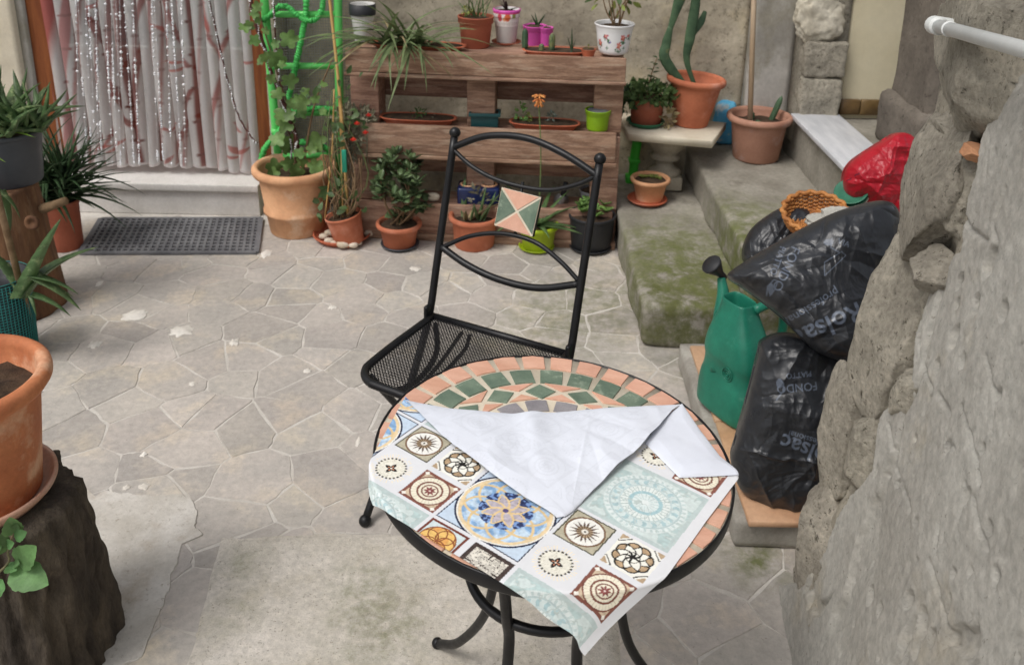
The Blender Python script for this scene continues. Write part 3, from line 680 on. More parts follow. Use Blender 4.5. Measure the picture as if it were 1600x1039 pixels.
def pot(name, label, cat, at, rim, bw, m, z0=0., style='round', soil=.80, tilt=(0, 0), group=None, rib=0, belt=None, soilm=None, shell=True, depth_off=0.):
    P = GZ(at[0], at[1], z0); s = mpp(P); rb = bw / 2 * s
    h = zat(P, rim[1]) - z0
    rr = rim[2] / 2 * mpp(P + A3(0, 0, h))
    th = thing(name, label, cat, tuple(P), group)
    T = Matrix.Translation(tuple(P)) @ Matrix.Rotation(tilt[0], 4, 'X') @ Matrix.Rotation(tilt[1], 4, 'Y')
    prof = pot_profile(h, rb, rr, style)
    if belt:
        q = []
        for (r, z) in prof: q.append((r, z))
        zb = belt * h; rbz = rb + (rr * .84 - rb) * belt / .8
        q[2:2] = [(rbz - .001, zb - .012), (rbz + .009, zb - .007), (rbz + .009, zb + .006), (rbz + .002, zb + .012)]
        prof = q
    split = len(prof) - 9 if style == 'round' else 3
    n = 96 if rib else 44
    body = lathe(prof, n, rib=0)
    if rib:
        v, f = body; r = np.hypot(v[:, 0], v[:, 1]); a = np.arctan2(v[:, 1], v[:, 0]); zm = (v[:, 2] > .01) & (v[:, 2] < h * .78); k = 1 + np.where(zm, .012 * np.cos(rib * a), 0); v[:, 0] *= k; v[:, 1] *= k; body = (v, f)
    b = mk('pot', *xf(body, T), m, th)
    rs = np.interp(soil * h, [p[1] for p in prof[:4]], [p[0] for p in prof[:4]]) * .9
    V, Fc = lathe([(rs, 0), (rs * .8, .006), (rs * .5, .009), (rs * .2, .010), (.001, .011)], 28, (0, 0, soil * h), cap=False)
    V[:, 2] += .006 * fbm(V * 60 + at[0], 3)
    mk('soil', *xf((V, Fc), T), soilm or M_soil, th)
    o = Pot(); o.th = th; o.P = P; o.h = h; o.rr = rr; o.T = T; o.rs = rs; o.s = s; o.top = np.array(T @ Vector((0, 0, h))); o.soil = np.array(T @ Vector((0, 0, soil * h)))
    return o
def saucer(label, at, w_, m, z0=0., hgt=.028, name='plant_saucer', group=None):
    P = GZ(at[0], at[1], z0); r = w_ / 2 * mpp(P)
    v, f = lathe([(r * .8, 0), (r * .97, hgt * .7), (r, hgt * .8), (r, hgt), (r * .95, hgt), (r * .93, hgt * .8), (r * .78, .008), (.001, .007)], 44, P)
    o = mk(name, v, f, m, None, loc=P); tag(o, label, 'saucer', group); o.location = tuple(P); return P, r
def leaves(parent, me_list, specs, name='leaf'):
    for (p, d, roll, s) in specs: inst(name, random.choice(me_list), frame(p, d, roll, s), parent)
def LM(*args, m=None, **kw):
    v, f = leafgeo(*args, **kw); return mesh('leaf', v, f, m)
def rosette(parent, base, n, L, W, m, el=(.2, 1.3), thick=.012, shape='aloe', droop=(-.3, .5), name='leaf', az0=0, fold=.35, lenvar=.3):
    ms = [LM(L, W, n=9, droop=random.uniform(*droop), fold=fold, shape=shape, thick=thick, m=m) for _ in range(4)]
    sp = []
    for k in range(n):
        az = az0 + k * 2.39996; t = (k + .5) / n; e = el[1] + (el[0] - el[1]) * t
        sp.append((np.array(base) + dirv(az, 0) * .012 * t, dirv(az + random.uniform(-.2, .2), e + random.uniform(-.12, .12)), random.uniform(-.3, .3), random.uniform(1 - lenvar, 1.05) * (.6 + .4 * t)))
    leaves(parent, ms, sp, name)
def foliage(parent, c, rad, n, L, W, m, name='foliage', shape='lance', seed=1, hollow=.3):
    """small leaves too dense to count: one part"""
    rg = np.random.default_rng(seed); base = [leafgeo(L, W, n=4, droop=.4, fold=.3, shape=shape)]
    out = []
    for k in range(n):
        d = rg.normal(size=3); d /= np.linalg.norm(d); r = (hollow + (1 - hollow) * rg.random() ** .6) * (1 + .25 * float(fbm(d[None] * 2.2 + seed, 2)[0]))
        p = np.array(c) + d * np.array(rad) * r; dd = d * .8 + rg.normal(size=3) * .6 + A3(0, 0, .2)
        out.append(xf(base[0], frame(p, dd, rg.random() * 6.28, .6 + .7 * rg.random())))
    o = mk(name, *merge(*out), m, parent, recalc=False); o['kind'] = 'stuff'; return o
def stems(parent, pairs, r, m, name='stem', bend=.03):
    for a, b in pairs:
        a, b = np.array(a), np.array(b); mid = (a + b) / 2 + rng.normal(size=3) * bend * np.linalg.norm(b - a) * 2
        mk(name, *tube(spline([a, mid, b], 8), np.linspace(r, r * .5, 9)[:len(spline([a, mid, b], 8))], 6), m, parent)

# ------------------------------------------------------------------ pallet shelf
M_wood = mat('weathered pallet wood', lin(164, 131, 110), lin(130, 99, 82), rough=.85, scale=6, bump=.5, bscale=40, fine=.3, mapscale=(.9, 9, 9), rand=.12, c3=lin(182, 158, 138), s3=5, t3=(.54, .7), contrast=(.42, .58))
PLo = A3(-.703, 3.75, 0); PRo = A3(.458, 3.674, 0); pdx = (PRo - PLo) / np.linalg.norm(PRo - PLo); pbk = A3(-pdx[1], pdx[0], 0); PLEN = np.linalg.norm(PRo - PLo)
RotP = np.array([[pdx[0], pbk[0], 0], [pdx[1], pbk[1], 0], [0, 0, 1.0]])
def PP(s, d, z): return PLo + pdx * s + pbk * d + A3(0, 0, z)
pal = thing('pallet_shelf', 'weathered brown wooden pallet planter shelf holding three rows of pots', 'shelf', tuple(PLo + pdx * PLEN / 2))
def plank(s0, s1, d0, d1, z0, z1, name='plank', m=None, bev=.004):
    c = PP((s0 + s1) / 2, (d0 + d1) / 2, (z0 + z1) / 2)
    mk(name, *rbox(c, (s1 - s0, d1 - d0, z1 - z0), bev, 2, RotP, jit=.002), m or M_wood, pal)
plank(0, PLEN, 0, .022, .755, .852); plank(-.006, PLEN + .004, -.008, .010, .738, .753, 'lath')
plank(.03, PLEN - .02, 0, .022, .40, .53); plank(.028, PLEN - .015, -.006, .012, .38, .398, 'lath')
plank(.03, PLEN - .02, 0, .022, .035, .175); plank(.02, PLEN, -.006, .016, .0, .033, 'lath')
for zb in (.838, .513, .158): plank(.02, PLEN - .02, .024, .205, zb - .018, zb, 'shelf_board')
for zb in (.60, .25): plank(0, PLEN, .208, .228, zb, zb + .105, 'back_slat')
plank(0, PLEN, .208, .228, .755, .85, 'back_slat'); plank(0, PLEN, .208, .228, .42, .51, 'back_slat')
for s0 in (.0, .50, PLEN - .125):
    for (z0, z1) in ((.002, .139), (.16, .494), (.515, .819)): plank(s0 + .004, s0 + .125, .062, .20, z0, z1, 'post')
ZT, ZM, ZB = .8385, .5135, .1585

# ------------------------------------------------------------------ floor row
big = pot('potted_vine', 'climbing vine in big peach terracotta pot beside the doorstep', 'potted plant', (466, 358), (456, 256, 132), 84, M_tc_peach, 0, 'round', .80, belt=.34)
def vineleaf(m):
    a = np.linspace(0, 2 * np.pi, 21)[:-1]; r = .40 + .22 * np.abs(np.cos(2.5 * a)) ** .8; P = np.stack([.5 + r * np.cos(a), r * np.sin(a) * 1.05, .09 * np.sin(3 * a) + .10 * np.cos(2 * a + 1)], -1)
    V = np.r_[P, [[.45, 0, -.05]]]; return mesh('leaf', V, [(i, (i + 1) % 20, 20) for i in range(20)], m)
VL = [vineleaf(M_vine) for _ in range(2)]
def px_at(x, y, Y): return GY(x, y, Y)
def camdir(P): d = CC - np.array(P); return d / np.linalg.norm(d)
yv = big.P[1]
vs_ = [spline([big.soil + A3(.0, .02, 0), px_at(455, 190, yv + .03), px_at(432, 110, yv + .08), px_at(395, -10, yv + .12)], 20), spline([big.soil + A3(.03, 0, 0), px_at(490, 170, yv + .05), px_at(520, 90, yv + .1)], 16)]
for q in vs_: mk('stem', *tube(q, np.linspace(.006, .003, len(q)), 7), M_stem, big.th)
for (x, y, sz) in [(426, 107, 30), (447, 50, 26), (462, 133, 24), (466, 150, 24), (474, 163, 20), (460, 195, 27), (440, 208, 24), (484, 210, 30), (450, 235, 26), (484, 252, 22), (436, 252, 26), (424, 262, 20), (470, 262, 24), (500, 260, 16), (396, 5, 16), (390, 40, 18), (400, 25, 14), (392, 48, 16), (416, 120, 16), (438, 168, 26), (452, 265, 20), (476, 248, 18), (508, 170, 12), (412, 44, 12), (446, 175, 18), (405, 70, 18), (420, 85, 16), (430, 140, 20), (452, 155, 18), (470, 185, 18), (448, 222, 20), (466, 232, 18), (495, 235, 16), (404, 90, 14), (398, 15, 14), (478, 138, 14), (488, 150, 14), (500, 130, 12), (425, 65, 14), (440, 95, 12)]:
    P = px_at(x, y, yv - .02 + random.uniform(-.03, .05)); sz_ = sz * mpp(P) * .98; an_ = random.uniform(-2.6, -.4) if random.random() < .75 else random.uniform(0, 3.1)
    M = facing(P, an_, random.uniform(-.7, .7), sz_); inst('leaf', random.choice(VL), M, big.th)

sP, sR = saucer('wide orange saucer with pebbles under the tilted cane pot', (535, 372), 90, M_tc_deep, 0, .03)
for k, (x, y, r) in enumerate([(514, 378, 8), (523, 381, 7), (536, 384, 10), (552, 384, 8), (515, 366, 9), (506, 371, 8), (560, 380, 6), (530, 376, 6), (576, 366, 8)]):
    P = GZ(x, y, .018); q = r * mpp(P); v, f = blob((P[0], P[1], .010 + q * .55), (q, q * .8, q * .6), 2, .25, 1.5, 2.3, k); o = mk('pebble', v, f, M_pebble)
    tag(o, 'small pale pebble lying in the wide orange saucer' if k < 8 else 'flat pale stone chip leaning beside the wide orange saucer', 'pebble', 'pebbles in the orange saucer')
tp = pot('potted_climber', 'tilted orange pot of tangled dry stems, red flowers and bamboo canes', 'potted plant', (547, 378), (540, 334, 58), 45, M_tc_orange, .012, 'std', .88, tilt=(.0, -.20))
for a, b, r in [((556, 318), (512, -30), .0065), ((548, 322), (520, 30), .004), ((520, 330), (522, 140), .003)]:
    Pa = tp.soil + A3((a[0] - 548) * tp.s, -.02, 0); Pb = px_at(*b, tp.P[1] + .06); mk('cane', *tube(spline([Pa, (Pa + Pb) / 2 + A3(.01, 0, 0), Pb], 14), r, 8), M_cane, tp.th)
pr = []
for k in range(34):
    a = tp.soil + A3(random.uniform(-.045, .04), random.uniform(-.03, .03), 0); b = px_at(random.uniform(512, 566), random.uniform(190, 300), tp.P[1] + random.uniform(-.04, .06)); pr.append((a, b))
stems(tp.th, pr, .0034, M_stem, bend=.07)
pr = []
for k in range(9): pr.append((tp.soil + A3(random.uniform(-.03, .03), 0, 0), px_at(random.uniform(505, 560), random.uniform(90, 190), tp.P[1] + .03)))
stems(tp.th, pr, .0028, M_gstem, bend=.05)
ML = [LM(.05, .026, n=5, droop=.3, fold=.2, shape='round', m=M_herb) for _ in range(3)]
sp = []
for k in range(56):
    P = px_at(random.gauss(530, 20), random.choice([random.uniform(100, 225), random.uniform(120, 210), random.uniform(290, 335)]), tp.P[1] + random.uniform(-.06, .08)); inst('leaf', random.choice(ML), facing(P, random.uniform(-3.1, 3.1), random.uniform(-.8, .8), random.uniform(.5, 1.1)), tp.th)
for (x, y) in [(558, 194), (576, 181), (552, 219), (571, 208), (538, 250)]:
    P = px_at(x, y, tp.P[1] - .03); r = 5.5 * mpp(P)
    if y == 250: r *= .5
    fl = [xf(leafgeo(r * 1.1, r * .8, n=4, droop=.6, fold=.3, shape='round'), frame(P, dirv(a_, .35) + camdir(P) * .6, 0)) for a_ in np.linspace(0, 6.28, 8)[:-1]]
    mk('flower', *merge(*fl, ball(P + camdir(P) * r * .3, r * .35, 8, 5)), M_red, tp.th)
v, f = rbox(px_at(538, 252, tp.P[1] - .03), (.02, .012, .1), .003); mk('plant_tie', v, f, mat('teal tie', lin(40, 150, 120), rough=.4), tp.th)

saucer('dark grey saucer under the jade plant', (625, 384), 60, M_dgrey, 0, .016)
jd = pot('potted_jade_plant', 'bushy glossy jade plant in ribbed orange pot left of the chair', 'potted plant', (624, 381), (622, 346, 72), 50, M_tc_orange, .008, 'round', .86, rib=26)
JL = [LM(.047, .031, n=5, droop=d_, fold=.18, shape='obov', thick=.0035, m=M_jade) for d_ in (.1, .3, -.1)]
for k in range(49):
    u_ = rng.normal(size=3); u_ /= np.linalg.norm(u_); c = jd.soil + A3(.01, 0, .175); rad = A3(.145, .12, .145)
    tip = c + u_ * rad * (rng.random() ** .35)
    if k < 12: stems(jd.th, [(jd.soil + A3(rng.normal() * .02, rng.normal() * .02, -.01), tip)], .006, M_stem, bend=.06)
    sp = []
    for q in range(6):
        az = q * 2.4 + k; sp.append((tip, dirv(az, random.uniform(-.1, .9)) + u_ * .5, random.uniform(-.5, .5), random.uniform(.75, 1.15)))
    leaves(jd.th, JL, sp)

pc = pot('potted_snake_plant', 'sparse old succulent in orange pot behind the chair back', 'potted plant', (741, 382), (742, 334, 82), 62, M_tc_orange, 0, 'round', .80)
ms_ = [LM(.17, .022, n=8, droop=d_, fold=.5, shape='strap', thick=.005, m=M_dry if i == 1 else M_aloe) for i, d_ in enumerate((.1, .35, -.2))]
leaves(pc.th, ms_, [(pc.soil + A3(random.uniform(-.05, .04), random.uniform(-.03, .03), 0), dirv(random.uniform(0, 6.28), random.uniform(.7, 1.35)), 0, random.uniform(.55, 1.1)) for _ in range(11)])
foliage(pc.th, pc.soil + A3(.01, 0, .10), (.04, .04, .05), 26, .03, .014, M_silver, seed=4)

saucer('yellow lime saucer under the aloe pot', (838, 388), 56, M_lime2, 0, .016)
la = pot('potted_aloe', 'green aloe with tall orange flower spike in yellow lime pot', 'potted plant', (840, 385), (840, 348, 66), 48, M_lime2, .008, 'round', .86)
ms_ = [LM(.26, .034, n=10, droop=d_, fold=.5, shape='aloe', thick=.010, m=leafm('pale aloe', 108, 140, 86, .08, .4)) for d_ in (.25, .5, .75, .0)]
leaves(la.th, ms_, [(la.soil, dirv(k * 2.4 + .3, .35 + .75 * (k % 5) / 5), 0, random.uniform(.75, 1.12)) for k in range(17)])
tipf = px_at(842, 158, la.P[1] - .02)
mk('flower_stalk', *tube(spline([la.soil, px_at(845, 250, la.P[1] - .01), tipf], 16), .003, 6), M_gstem, la.th)
fl = [xf(tube([(0, 0, 0), (.022, 0, 0), (.030, 0, 0)], [.0018, .0038, .003], 6), frame(tipf + A3(0, 0, .012 * (k % 3)), dirv(k * 2.4, -.9 + .35 * (k % 3)), 0)) for k in range(22)]
mk('flower_head', *merge(*fl), M_oranget, la.th)

saucer('black saucer under the black succulent pot', (922, 388), 66, M_black, 0, .018)
bl = pot('potted_succulent', 'pale green succulent in big black pot by the step', 'potted plant', (923, 384), (925, 334, 74), 62, M_black, .009, 'std', .90)
SL = [LM(.034, .022, n=5, droop=.1, fold=.25, shape='obov', thick=.005, m=M_succ)]
for k in range(11):
    c = bl.soil + A3(random.uniform(-.07, .075), random.uniform(-.05, .05), random.uniform(.02, .06)); leaves(bl.th, SL, [(c, dirv(q * 1.1, random.uniform(.1, .9)), 0, random.uniform(.8, 1.2)) for q in range(7)])

# ------------------------------------------------------------------ bottom shelf
gp = pot('grey_plant_pot', 'plain grey plant pot on bottom shelf behind the black pot', 'plant pot', (926, 318), (926, 296, 44), 34, M_greyp, ZB, 'std', .85)
P = px_at(748, 306, 3.79); bp_ = thing('blue_planter', 'glazed dark blue planter with two openings on the bottom shelf', 'planter', (P[0], P[1], ZB))
v, f = rbox((P[0], P[1], ZB + .045), (.185, .11, .088), .014, 3); mk('planter_body', v, f, M_blueglz, bp_)
for dx in (-.045, .045):
    mk('opening', *lathe([(.036, .0), (.038, .004), (.033, .008), (.028, .006), (.026, .001)], 24, (P[0] + dx, P[1], ZB + .087), cap=False), M_tc_peach, bp_); mk('soil', *lathe([(.030, 0), (.001, .004)], 20, (P[0] + dx, P[1], ZB + .0895), cap=False), M_soil, bp_)
foliage(bp_, (P[0] + .04, P[1], ZB + .12), (.03, .03, .03), 16, .03, .012, M_silver, seed=9)
P = px_at(676, 313, 3.755); v, f = blob((P[0], P[1] + .012, .175 + .018), (.030, .02, .019), 3, .1, 1.2, 2.2, 2); tag(mk('white_stone', v, f, M_pebble), 'smooth white stone lying on bottom plank right of the jade plant', 'stone')
P = px_at(880, 305, 3.80); tw = thing('garden_trowel', 'small trowel with black handle stuck behind the lime pot', 'trowel', (P[0], P[1], ZB))
mk('handle', *tube([P + A3(.01, 0, .06), P], [.011, .013], 10), M_black, tw); bw_ = np.array([P[0] - .01, P[1], ZB + .002]); mk('blade', *xf(leafgeo(.10, .07, n=6, droop=.1, fold=.3, shape='strap', thick=.002), frame(P, bw_ - P, 1.57)), mat('trowel steel', lin(170, 168, 166), rough=.45, metal=.6), tw)

# ------------------------------------------------------------------ middle shelf
def trough(label, at, w_, h_, z0, zr, m, name='planter_trough', content=None, plants=None):
    P = GZ(at[0], at[1], zr); s_ = (P - PLo) @ pdx; P = PP(s_, .089, zr); rx = w_ / 2 * mpp(P); ry = h_; th = thing(name, label, 'planter', (P[0], P[1], z0))
    prof = [(.82, 0), (.84, .004), (.95, (zr - z0) * .85), (1.0, (zr - z0) * .88), (1.0, zr - z0 - .002), (.985, zr - z0), (.93, zr - z0), (.92, (zr - z0) * .8)]
    v, f = lathe(prof, 48); n_ = np.hypot(v[:, 0], v[:, 1]); a = np.arctan2(v[:, 1], v[:, 0]); e = 3.0; k = (np.abs(np.cos(a)) ** e + np.abs(np.sin(a)) ** e) ** (-1 / e)
    R2 = RotP[:2, :2]; q = np.stack([n_ * k * np.cos(a) * rx, n_ * k * np.sin(a) * ry], -1) @ R2.T
    mk('trough', np.c_[q + P[:2], v[:, 2] + z0], f, m, th)
    v, f = lathe([(.93, 0), (.6, .004), (.001, .006)], 40, (0, 0, (zr - z0) * .86), cap=False); a = np.arctan2(v[:, 1], v[:, 0]); n_ = np.hypot(v[:, 0], v[:, 1]); k = (np.abs(np.cos(a)) ** e + np.abs(np.sin(a)) ** e) ** (-1 / e)
    q = np.stack([n_ * k * np.cos(a) * rx, n_ * k * np.sin(a) * ry], -1) @ R2.T; mk('soil', np.c_[q + P[:2], v[:, 2] + z0], f, M_soil, th)
    return th, np.array([P[0], P[1], zr])
t1, c1 = trough('oval terracotta trough with bare soil at left of middle shelf', (650, 188), 122, .062, ZM, .545, M_tc_deep)
foliage(t1, c1 + A3(.0, 0, .015), (.03, .02, .018), 26, .022, .009, M_herb, seed=3); foliage(t1, c1 + A3(.07, 0, .004), (.02, .02, .008), 8, .016, .009, M_silver, seed=5)
t2, c2 = trough('oval terracotta trough with little succulents at centre of middle shelf', (850, 199), 112, .062, ZM, .545, M_tc_deep)
foliage(t2, c2 + A3(-.10, 0, .03), (.022, .02, .045), 34, .02, .012, M_succ, seed=6); foliage(t2, c2 + A3(-.055, 0, .012), (.03, .02, .015), 20, .02, .012, M_yel, seed=7); foliage(t2, c2 + A3(.028, 0, .02), (.018, .018, .02), 26, .022, .01, leafm('blue grey', 140, 152, 140, .1), seed=8)
P = px_at(757, 190, PP(.6, .04, 0)[1]); tl = thing('teal_planter', 'small dark teal rectangular planter standing on middle shelf', 'planter', (P[0], P[1], ZM))
zt_ = zat(P, 178); hh_ = zt_ - ZM
for (d, sx, sy) in ((.0, .132, .07),):
    v, f = merge(rbox((P[0], P[1] + .035, ZM + hh_ * .42), (.118, .06, hh_ * .84), .006), rbox((P[0], P[1] + .0, ZM + hh_ * .9), (.136, .010, hh_ * .2), .002), rbox((P[0], P[1] + .07, ZM + hh_ * .9), (.136, .010, hh_ * .2), .002), rbox((P[0] - .063, P[1] + .035, ZM + hh_ * .9), (.010, .06, hh_ * .2), .002), rbox((P[0] + .063, P[1] + .035, ZM + hh_ * .9), (.010, .06, hh_ * .2), .002)); mk('box', v, f, M_teal, tl)
    mk('soil', *rbox((P[0], P[1] + .035, ZM + hh_ * .86), (.114, .056, .01), .002), M_soil, tl)
lb = pot('light_blue_pot', 'small light blue pot of silvery dead trailing plant at left of middle shelf', 'potted plant', (583, 189), (583, 173, 27), 22, M_ltblue, ZM, 'band', .9)
foliage(lb.th, lb.top + A3(-.07, -.07, -.01), (.085, .05, .04), 260, .034, .013, M_silver, seed=12); foliage(lb.th, lb.top + A3(-.09, -.115, -.10), (.055, .025, .10), 220, .034, .013, M_silver, seed=13)
fl = []
for k in range(22):
    a = lb.top + A3(random.uniform(-.13, .01), random.uniform(-.10, -.06), random.uniform(-.01, .02)); b = a + A3(random.uniform(-.015, .015), -.02, -random.uniform(.08, .24)); fl.append(tube(spline([a + A3(0, .05, .01), a, b], 8), .003, 5))
mk('trailing_stem', *merge(*fl), M_silver, lb.th)
lg = pot('lime_plant_pot', 'bright lime pot with grey soil at right end of middle shelf', 'plant pot', (933, 202), (936, 171, 41), 33, M_lime, ZM + .012, 'band', .93, soilm=mat('grey grit', lin(112, 114, 116), lin(86, 88, 90), rough=1, bump=.8))

# ------------------------------------------------------------------ top shelf
wp = pot('white_plant_pot', 'white pot with black collar at left end of top shelf', 'plant pot', (568, 66), (567, 6, 41), 26, M_whitep, ZT, 'band', .86)
mk('collar', *lathe([(wp.rr * 1.004, wp.h * .72), (wp.rr * 1.012, wp.h * .74), (wp.rr * 1.02, wp.h * 1.0), (wp.rr * .95, wp.h * 1.004)], 40, wp.P, cap=False), M_black, wp.th)
ts_, cs_ = trough('long terracotta trough full of arching spider plant on top shelf', (650, 74), 150, .062, ZT, .864, M_tc_deep, 'spider_plant_trough'); tag(ts_, cat='potted plant')
ms_ = [LM(.34, .0155, n=12, droop=d_, fold=.5, shape='strap', m=M_spider if q_ != 8 else M_dry) for q_, d_ in enumerate((.5, .8, 1.2, 1.5, 1.7, .9, 1.3, 1.1, 1.4, .6))]
sp = []
for k in range(96):
    az = random.gauss(-1.57, .75); b = cs_ + A3(random.uniform(-.16, .03), random.uniform(-.03, .02), -.01)
    sp.append((b, dirv(az if k % 4 else random.uniform(0, 6.28), random.uniform(.25, 1.25)), random.uniform(-.4, .4), random.uniform(.55, 1.15)))
leaves(ts_, ms_, sp)
br = pot('potted_grass', 'thin grassy plant in brick brown pot on top shelf', 'potted plant', (743, 73), (742, 25, 57), 44, M_tc_brick, ZT, 'band', .9)
ms_ = [LM(.17, .006, n=7, droop=d_, fold=.4, shape='strap', m=M_herb if d_ < .8 else M_dry) for d_ in (.2, .5, .9)]
leaves(br.th, ms_, [(br.soil + A3(random.uniform(-.04, .04), random.uniform(-.03, .03), 0), dirv(random.uniform(0, 6.28), random.uniform(.5, 1.4)), 0, random.uniform(.5, 1.1)) for _ in range(34)])
foliage(br.th, br.soil + A3(-.04, -.01, .035), (.02, .02, .02), 18, .016, .012, M_yel, seed=3)
saucer('brown saucer under the white and pink printed pot', (791, 69), 46, M_tc_brick, ZT, .014)
pp_ = pot('printed_plant_pot', 'white pot with pink rim and fruit print on top shelf', 'potted plant', (791, 66), (796, 14, 43), 31, M_whitep, ZT + .008, 'band', .9)
n_ = 60; a = np.linspace(-2.9, -.3, 40); zz_ = np.linspace(.52, .93, 18); Ag, Zq = np.meshgrid(a, zz_)
rb_ = 31 / 2 * pp_.s
prof = pot_profile(pp_.h, rb_, pp_.rr, 'band'); rad = np.interp(Zq * pp_.h, [p[1] for p in prof[:8]], [p[0] for p in prof[:8]]) + .0012
V = np.stack([pp_.P[0] + rad * np.cos(Ag), pp_.P[1] + rad * np.sin(Ag), pp_.P[2] + Zq * pp_.h], -1).reshape(-1, 3)
o = mk('fruit_print', V, grid(40, 18), mat('printed sleeve', (0, 0, 0), attr='Col', rough=.5, bump=0, fine=.05), pp_.th)
cc = np.tile(np.array(lin(236, 230, 226)), (len(V), 1)); an = Ag.ravel(); zq = Zq.ravel()
def disc(a0, z0, r, c_): cc[((an - a0) * .55) ** 2 + (zq - z0) ** 2 < r * r] = lin(*c_)
disc(-1.5, .80, .12, (222, 110, 70)); disc(-2.1, .78, .11, (206, 84, 92)); disc(-1.0, .84, .08, (150, 150, 80)); disc(-1.75, .74, .06, (236, 170, 120)); cc[zq > .90] = lin(222, 60, 130); cc[(zq < .66) & (zq > .56) & (np.sin(an * 40 + zq * 60) > .3)] = lin(180, 170, 160)
paint(o, cc)
mk('rim_band', *lathe([(pp_.rr * 1.006, pp_.h * .93), (pp_.rr * 1.02, pp_.h * .95), (pp_.rr * 1.02, pp_.h), (pp_.rr * .93, pp_.h * 1.003)], 36, pp_.P, cap=False), M_pink, pp_.th)
leaves(pp_.th, [LM(.07, .012, n=6, droop=.3, fold=.4, m=leafm('dark purple', 70, 50, 50, .1))], [(pp_.soil, dirv(random.uniform(0, 6.28), random.uniform(.5, 1.3)), 0, 1) for _ in range(9)])
k1 = pot('pink_plant_pot', 'bright pink pot with pointed dark leaves on top shelf', 'potted plant', (835, 72), (834, 40, 38), 30, M_pink, ZT, 'band', .9)
leaves(k1.th, [LM(.07, .014, n=6, droop=.1, fold=.6, shape='aloe', thick=.004, m=M_dkgreen)], [(k1.soil + A3(.01, 0, 0), dirv(k * 1.9, 1.1), 0, 1) for k in range(4)])
k2 = pot('pink_plant_pot', 'smaller pink pot tucked right of the bright pink one', 'plant pot', (853, 75), (855, 43, 22), 18, M_pink, ZT, 'band', .9)
def cactus_col(parent, base, h, r, name='cactus_stem', lean=(0, 0)):
    pts = np.array([base + A3(lean[0] * t, lean[1] * t, h * t) for t in np.linspace(0, 1, 12)]); rad = r * np.array([.8, .95, 1, 1, 1, 1, 1, 1, .97, .88, .65, .15])
    v, f = tube(pts, rad, 24); c = np.repeat(pts, 24, 0); a_ = np.tile(np.arange(24), 12); v = c + (v - c) * (1 + .10 * np.where(a_ % 3 == 0, 1, -.5))[:, None]; mk(name, v, f, M_cact, parent)
t3_, c3_ = trough('low terracotta tray of little cacti along right of top shelf', (866, 80), 100, .06, ZT, .86, M_tc_deep, 'cactus_tray'); tag(t3_, cat='potted plant')
cactus_col(t3_, GZ(820, 76, .858), .085, .012); cactus_col(t3_, GZ(862, 80, .858), .075, .012); cactus_col(t3_, GZ(846, 80, .858), .03, .010)
leaves(t3_, [LM(.10, .010, n=6, droop=.1, fold=.6, shape='aloe', thick=.003, m=M_dkgreen)], [(GZ(893, 83, .858), dirv(a_, e_), 0, s_) for a_, e_, s_ in ((1.7, 1.5, 1.1), (2.6, 1.3, .7), (.3, 1.35, .6))])
sm = pot('tiny_terracotta_pot', 'tiny terracotta pot beside the white floral pot on top shelf', 'plant pot', (919, 88), (919, 77, 24), 18, M_tc_deep, ZT + .01, 'std', .85); foliage(sm.th, sm.top, (.015, .015, .012), 10, .014, .009, M_yel, seed=2)
M_porc = mat('painted porcelain', (0, 0, 0), attr='Col', rough=.18, bump=.02, fine=.02, spec=.5, rvar=.03)
wf = pot('floral_plant_pot', 'glossy white pot painted with red flowers holding variegated shrub on top shelf', 'potted plant', (958, 83), (958, 36, 63), 44, M_whitep, ZT + .014, 'band', .86)
bpy.data.objects.remove([o_ for o_ in wf.th.children if o_.name.startswith('pot')][0])
nz, na = 60, 150; prof = [(.30, 0), (.62, .0), (.70, .03), (.76, .12), (.84, .45), (.90, .75), (.955, .90), (1.0, .955), (1.005, .985), (.98, 1.0), (.94, .985), (.90, .9), (.86, .75)]
d_ = np.r_[0, np.cumsum(np.hypot(np.diff([p[0] for p in prof]), np.diff([p[1] for p in prof])))]; td = np.linspace(0, d_[-1], nz)
pr_ = np.stack([np.interp(td, d_, [p[0] * wf.rr for p in prof]), np.interp(td, d_, [p[1] * wf.h for p in prof])], -1)
v, f = lathe(pr_, na, wf.P); o = mk('pot', v, f, M_porc, wf.th)
an = np.arctan2(v[:, 1] - wf.P[1], v[:, 0] - wf.P[0]); zq = (v[:, 2] - wf.P[2]) / wf.h; cc = np.tile(np.array(lin(232, 232, 232)), (len(v), 1)); outer = np.repeat(np.arange(nz) < nz * .62, na)
def petal(a0, z0, r, c_, n_=5, amp=.35, ph=0):
    dx = (an - a0) * .8; dz = (zq - z0); rr_ = np.hypot(dx, dz); th_ = np.arctan2(dz, dx); cc[outer & (rr_ < r * (1 + amp * np.cos(n_ * th_ + ph)))] = lin(*c_)
for (a0, z0, c_) in ((-1.15, .62, (196, 74, 72)), (-1.35, .35, (206, 96, 84)), (-2.15, .66, (178, 66, 96)), (-.75, .70, (200, 84, 80)), (-2.6, .4, (196, 74, 72))):
    for q in range(5): petal(a0 + random.uniform(-.2, .2), z0 - .12 + random.uniform(-.09, .09), .045, (86, 120, 92), 3, .6, q)
    petal(a0, z0, .10, c_); petal(a0, z0, .045, (226, 160, 140))
petal(-2.1, .25, .05, (90, 126, 100), 4, .6); petal(-1.9, .45, .035, (120, 110, 170), 4, .6); petal(-1.0, .25, .05, (90, 126, 100), 4, .6)
paint(o, cc)
ML2 = [LM(.055, .022, n=5, droop=d_, fold=.25, shape='obov', m=M_yel if q else M_herb) for q, d_ in enumerate((.1, .4, .2))]
